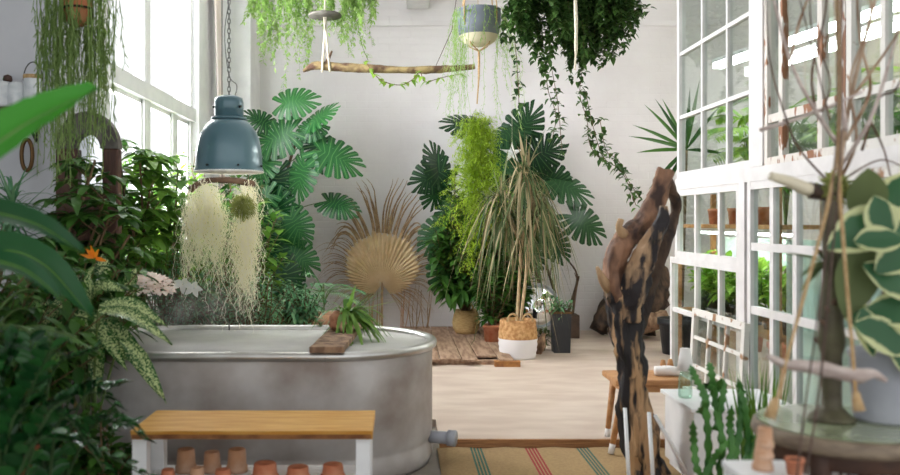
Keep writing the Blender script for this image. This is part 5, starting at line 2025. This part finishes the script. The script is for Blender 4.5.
rs = thing('rush_plant', 'tuft of thin upright green blades right of the cactus', 'plant', (1.42, 3.45, 0))
pot('', '', (1.52, 3.6, 0), .11, .25, 'terra_dark', parent=rs)
rs.location = (1.52, 3.6, 0)
mb = MB()
for k in range(90):
    p = Vector((1.52 + U(-.06, .06), 3.6 + U(-.05, .05), .2))
    leaf(mb, p, Vector((U(-.25, .25), U(-.2, .2), 1)), U(.4, .62), .009, droop=.05, seg=5, prof='strap', fold=.2)
f_ = obj('foliage', mb, 'g_mid', None)
f_.parent = rs
f_.location = f_.location - rs.location
for ch in rs.children:
    if ch is not f_:
        for v in ch.data.vertices:
            v.co -= Vector((.10, .15, 0))

# white low stand with stacked terracotta pots
ws = thing('white_stand', 'slim white plant stand carrying the stacked clay pots', 'stand', (1.02, 2.34, 0))
obj('stand_top', BX(.925, 1.105, 2.22, 2.45, .645, .665), 'white', ws, smooth=False, bevel=.004)
for x in (.94, 1.09):
    for y in (2.235, 2.435):
        obj('leg', BX(x - .01, x + .01, y - .01, y + .01, 0, .645), 'white', ws, smooth=False)
for i in range(3):
    c_ = Vector((1.003 + .003 * i, 2.35, .666 + i * .031))
    updown_pot(c_, .028 - .002 * i, .055, 'small tan clay pot by the round table, %s' % ('bottom of the stack of three', 'middle of the stack of three', 'top of the stack of three')[i], 'terra_old', 'stacked clay pots on the white stand')
pot('terracotta_pot', 'little orange clay pot beside the stack of three', (1.068, 2.30, .666), .026, .045, 'terra', group='clay pots on the white stand')

# round table
TX, TY, TZ_ = 1.36, 2.6, .74
tb = thing('round_table', 'round side table with green glazed top and lattice base', 'table', (TX, TY, 0))
RT = .255
obj('tabletop', lathe(MB(), (TX, TY, TZ_ - .012), [(.001, 0), (RT - .006, 0), (RT - .004, .012), (.001, .0121)], 48), 'tabletop', tb, smooth=False)
obj('table_edge', lathe(MB(), (TX, TY, TZ_ - .055), [(RT - .03, 0), (RT + .005, .005), (RT + .012, .02), (RT + .006, .045), (RT - .004, .052), (RT - .008, .04)], 48), 'tablewood', tb)
obj('apron', lathe(MB(), (TX, TY, TZ_ - .105), [(RT - .045, 0), (RT - .035, .01), (RT - .035, .052)], 40), 'darkwood', tb)
obj('base_ring', lathe(MB(), (TX, TY, .12), [(RT - .07, 0), (RT - .03, 0), (RT - .03, .03), (RT - .07, .03)], 40), 'darkwood', tb)
for k in range(4):
    a = PI / 4 + k * PI / 2
    x, y = TX + (RT - .05) * math.cos(a), TY + (RT - .05) * math.sin(a)
    obj('leg', lathe(MB(), (x, y, 0), [(.016, 0), (.02, .1), (.03, .13), (.02, .18), (.018, .5), (.028, .56), (.03, TZ_ - .06)], 14), 'darkwood', tb)
for k in range(22):
    a = 2 * PI * k / 22
    x, y = TX + (RT - .045) * math.cos(a), TY + (RT - .045) * math.sin(a)
    obj('baluster', tube(MB(), [Vector((x, y, .15)), Vector((x, y, .4)), Vector((x, y, TZ_ - .1))], [.004, .006, .004], 6), 'darkwood', tb)

# bronze trunk stand on the table
zt_ = TZ_ + .001
st = thing('bronze_column', 'dark mossy bronze column with flared foot on the round table', 'column', (1.33, 2.62, zt_))
c_ = Vector((1.33, 2.62, zt_))
prof = [(.068, 0), (.07, .006), (.06, .014), (.052, .02), (.042, .03), (.03, .04), (.028, .08), (.03, .2), (.036, .24), (.034, .3), (.04, .34), (.03, .4), (.026, .5), (.03, .58), (.035, .66), (.03, .7), (.001, .7)]
obj('column_body', lathe(MB(), c_, [(r * (1 if z < .1 else U(.85, 1.15)), z) for r, z in prof], 20), 'bronze', st)
for k in range(10):
    a, z = U(0, 6.28), U(.12, .65)
    q = c_ + Vector((.03 * math.cos(a), .03 * math.sin(a), z))
    obj('knot', tube(MB(), [q, q + Vector((.02 * math.cos(a), .02 * math.sin(a), .012))], [.010, .005], 6, bump=.3), 'bark', st)
# dry vine tree
vn = thing('dry_vine', 'leafless pale brown vine tangled up the peeling sashes', 'vine', (1.36, 2.7, zt_ + .72))
Yv = 2.75
VP_ = [([(838, 195), (842, 150), (850, 100), (862, 50), (880, -20)], .012), ([(842, 150), (815, 110), (790, 60), (770, -15)], .010), ([(846, 130), (838, 60), (845, -20)], .009), ([(790, 60), (800, 20), (815, -20)], .007), ([(838, 170), (870, 120), (890, 60), (905, 0)], .009),
       ([(815, 110), (812, 70), (824, 20), (828, -20)], .006), ([(850, 100), (880, 60), (900, 30)], .007), ([(836, 190), (800, 150), (785, 115), (770, 60), (765, -20)], .005), ([(846, 140), (870, 90), (860, 40), (856, -20)], .008), ([(862, 150), (878, 100), (895, 90), (910, 60)], .006),
       ([(838, 185), (856, 140), (850, 80), (870, 20), (868, -20)], .007), ([(830, 120), (815, 60), (800, 0)], .004), ([(842, 180), (880, 160), (910, 170)], .004), ([(870, 120), (884, 150), (892, 180), (905, 200)], .004), ([(822, 112), (830, 80), (812, 30), (810, -20)], .004),
       ([(760, 130), (800, 118), (840, 102), (862, 92)], .009)]
for pts, r_ in VP_:
    pw = [P(x, y, Yv + .12 * noise.noise(Vector((x * .02, y * .02, r_ * 300)))) for x, y in pts]
    sp = spline(pw, 7)
    mb = MB()
    tube(mb, sp, interp([r_ * .8, r_ * .42], len(sp)), 8, bump=.25, seed=r_ * 900)
    obj('vine_branch', mb, 'drift_pale' if r_ in (.010, .009) else ('bark' if r_ < .0065 else 'vine_wood'), vn)

# branch with moss lying over column top
bc_ = thing('mossy_branch', 'short broken branch with white end laid across the column top', 'branch', c_ + Vector((0, 0, .7)))
z_ = c_.z + .712
sp = spline([P(770, 176, 2.6), P(790, 182, 2.6), P(810, 190, 2.6), P(828, 192, 2.62), P(845, 190, 2.62)], 5)
mb = MB()
tube(mb, sp[10:], interp([.026, .024, .026], len(sp) - 10), 12, bump=.4)
obj('bark_part', mb, 'drift_dark', bc_)
mb = MB()
tube(mb, sp[:11], interp([.014, .018, .022], 11), 12, bump=.2)
obj('peeled_part', mb, 'cream', bc_)
mb = MB()
for k in range(260):
    p = P(835, 188, 2.6) + rdir() * .035
    tube(mb, [p, p + rdir() * .025], .0025, 3, cap=False)
obj('moss_tuft', mb, 'moss_g', bc_)

# grey pot and rubber plant on the table
gx, gy = 1.495, 2.62
rb = thing('rubber_plant', 'variegated rubber plant with cream edged leaves in a pale grey pot', 'plant', (gx, gy, zt_))
obj('pot', lathe(MB(), (gx, gy, zt_), [(.085, 0), (.09, .01), (.10, .19), (.105, .195), (.105, .215), (.095, .215), (.093, .17)], 36), 'bluegrey', rb)
obj('soil', disc(MB(), (gx, gy, zt_ + .18), .094), 'soil', rb, smooth=False)
sp = spline([Vector((gx, gy, zt_ + .17)), P(885, 300, 2.62), P(880, 240, 2.6), P(862, 190, 2.58)], 7)
obj('stem', tube(MB(), sp, interp([.009, .006], len(sp)), 8), 'stem_b', rb)
for li_, (x, y, sz, ang, yy) in enumerate(((866, 192, 54, 95, 2.55), (862, 228, 62, 200, 2.5), (900, 235, 60, -60, 2.6), (880, 215, 44, 100, 2.48), (880, 238, 40, 10, 2.45), (856, 275, 60, -110, 2.55), (895, 190, 50, 60, 2.65), (892, 280, 50, -30, 2.5), (884, 335, 50, -20, 2.48), (905, 310, 55, 0, 2.5),
                            (858, 248, 46, 225, 2.62), (848, 290, 52, -80, 2.62), (896, 255, 44, 40, 2.5), (900, 350, 46, -60, 2.5), (868, 330, 36, -80, 2.5))):
    c = P(x, y, yy)
    L = sz * 1.22 * yy / F
    a = math.radians(ang)
    d = Vector((math.cos(a), U(-.3, .1), math.sin(a)))
    mb = MB()
    base = c - d.normalized() * L * .5
    leaf(mb, base, d, L, L * .62, up=Vector((U(-.3, .3), -1, .5)), droop=.12, seg=10, prof='ell', fold=.08, cols=6)
    lf = obj('leaf', mb, 'g_olive' if li_ in (0, 5) else 'g_vari', rb)
    q = min(sp, key=lambda p_: (p_ - base).length)
    obj('leaf_stalk', tube(MB(), [q, base], .003, 5), 'stem_g', lf)
# thin long leaves sticking left from the column (x 780-820, y 250-290)
mb = MB()
ap = thing('air_plant', 'grey green air plant tied to the bronze column', 'plant', P(815, 262, 2.55))
c2 = P(824, 262, 2.58)
for (x, y) in ((782, 250), (800, 275), (806, 283), (812, 245), (800, 290)):
    e = P(x, y, 2.52)
    leaf(mb, c2, e - c2, (e - c2).length, .022, droop=.05, seg=6, prof='lance', up=Vector((0, -.4, 1)), fold=.2)
obj('foliage', mb, 'g_olive', ap)

# rope swing perch
sw = thing('swing_perch', 'pale driftwood perch hanging on hemp ropes before the round table', 'swing', P(830, 370, 2.3))
Ys = 2.3
sp = spline([P(768, 356, Ys), P(785, 364, Ys), P(805, 366, Ys), P(830, 370, Ys), P(856, 376, Ys), P(872, 374, Ys), P(886, 381, Ys)], 6)
obj('perch', tube(MB(), sp, interp([.008, .012, .018, .022, .02, .022, .012, .006], len(sp)), 12, bump=.4, seed=4), 'drift_pale', sw)
obj('rope', tube(MB(), spline([P(836, -20, Ys), P(838, 120, Ys), P(830, 195, Ys), P(800, 310, Ys), P(786, 362, Ys - .01), P(776, 405, Ys - .02)], 6), .0048, 8, bump=.2), 'rope', sw)
obj('rope', tube(MB(), spline([P(838, -20, Ys), P(839, 120, Ys), P(840, 195, Ys), P(848, 300, Ys), P(854, 372, Ys - .01), P(856, 405, Ys - .03)], 6), .0048, 8, bump=.2), 'rope', sw)
obj('rope_knot', tube(MB(), [P(776, 398, Ys - .02), P(774, 405, Ys - .02), P(770, 418, Ys - .02)], [.008, .013, .016], 8, bump=.3), 'rope', sw)
obj('rope_knot', tube(MB(), [P(856, 392, Ys - .03), P(857, 400, Ys - .03), P(859, 410, Ys - .03)], [.008, .012, .016], 8, bump=.3), 'rope', sw)
mb = MB()
c2 = thing('cord_loop', 'thin dark cord hanging in a long loop before the round table', 'cord', P(815, 300, 2.2))
obj('cord', tube(MB(), spline([P(838, -20, 2.2), P(836, 150, 2.2), P(820, 300, 2.2), P(806, 400, 2.2), P(796, 490, 2.2), P(804, 480, 2.22), P(818, 400, 2.22), P(828, 300, 2.22), P(840, 150, 2.22), P(842, -20, 2.22)], 8), .0028, 6), 'cord', c2)

# ================================================================== STEAM over the tub
def steam():
    m = bpy.data.materials.new('steam')
    m.use_nodes = True
    nt = m.node_tree
    nt.nodes.remove(nt.nodes['Principled BSDF'])
    v = N(nt, 'ShaderNodeVolumeScatter')
    v.inputs['Color'].default_value = (1, 1, 1, 1)
    tc = N(nt, 'ShaderNodeTexCoord')
    mp = N(nt, 'ShaderNodeMapping')
    mp.inputs['Location'].default_value = (-1, -1, -1)
    mp.inputs['Scale'].default_value = (2, 2, 2)
    nt.links.new(tc.outputs['Generated'], mp.inputs[0])
    g = N(nt, 'ShaderNodeTexGradient', gradient_type='SPHERICAL')
    nt.links.new(mp.outputs[0], g.inputs[0])
    nz = N(nt, 'ShaderNodeTexNoise')
    nz.inputs['Scale'].default_value = 7
    nz.inputs['Detail'].default_value = 3
    nt.links.new(tc.outputs['Object'], nz.inputs[0])
    a = N(nt, 'ShaderNodeMath', operation='SUBTRACT', use_clamp=True)
    nt.links.new(nz.outputs['Fac'], a.inputs[0])
    a.inputs[1].default_value = 0.36
    b = N(nt, 'ShaderNodeMath', operation='MULTIPLY')
    nt.links.new(a.outputs[0], b.inputs[0])
    nt.links.new(g.outputs['Fac'], b.inputs[1])
    c = N(nt, 'ShaderNodeMath', operation='MULTIPLY')
    nt.links.new(b.outputs[0], c.inputs[0])
    c.inputs[1].default_value = 7.0
    nt.links.new(c.outputs[0], v.inputs['Density'])
    nt.links.new(v.outputs[0], nt.nodes['Material Output'].inputs['Volume'])
    return m
c_ = P(200, 318, 5.1)
mb = MB()
vs, fs = [], []
for i in range(9):
    ph = PI * (i + .0) / 8
    for k in range(16):
        a = 2 * PI * k / 16
        vs.append(Vector((c_.x, 5.05, .80)) + Vector((.42 * math.sin(ph) * math.cos(a), .24 * math.sin(ph) * math.sin(a), -.24 * math.cos(ph))))
for i in range(8):
    for k in range(16):
        k2 = (k + 1) % 16
        fs.append((i * 16 + k, i * 16 + k2, (i + 1) * 16 + k2, (i + 1) * 16 + k))
mb.add(vs, fs)
tag(obj('steam', mb, steam(), None), 'faint white steam drifting up from the left of the tub water', 'steam', kind='stuff')
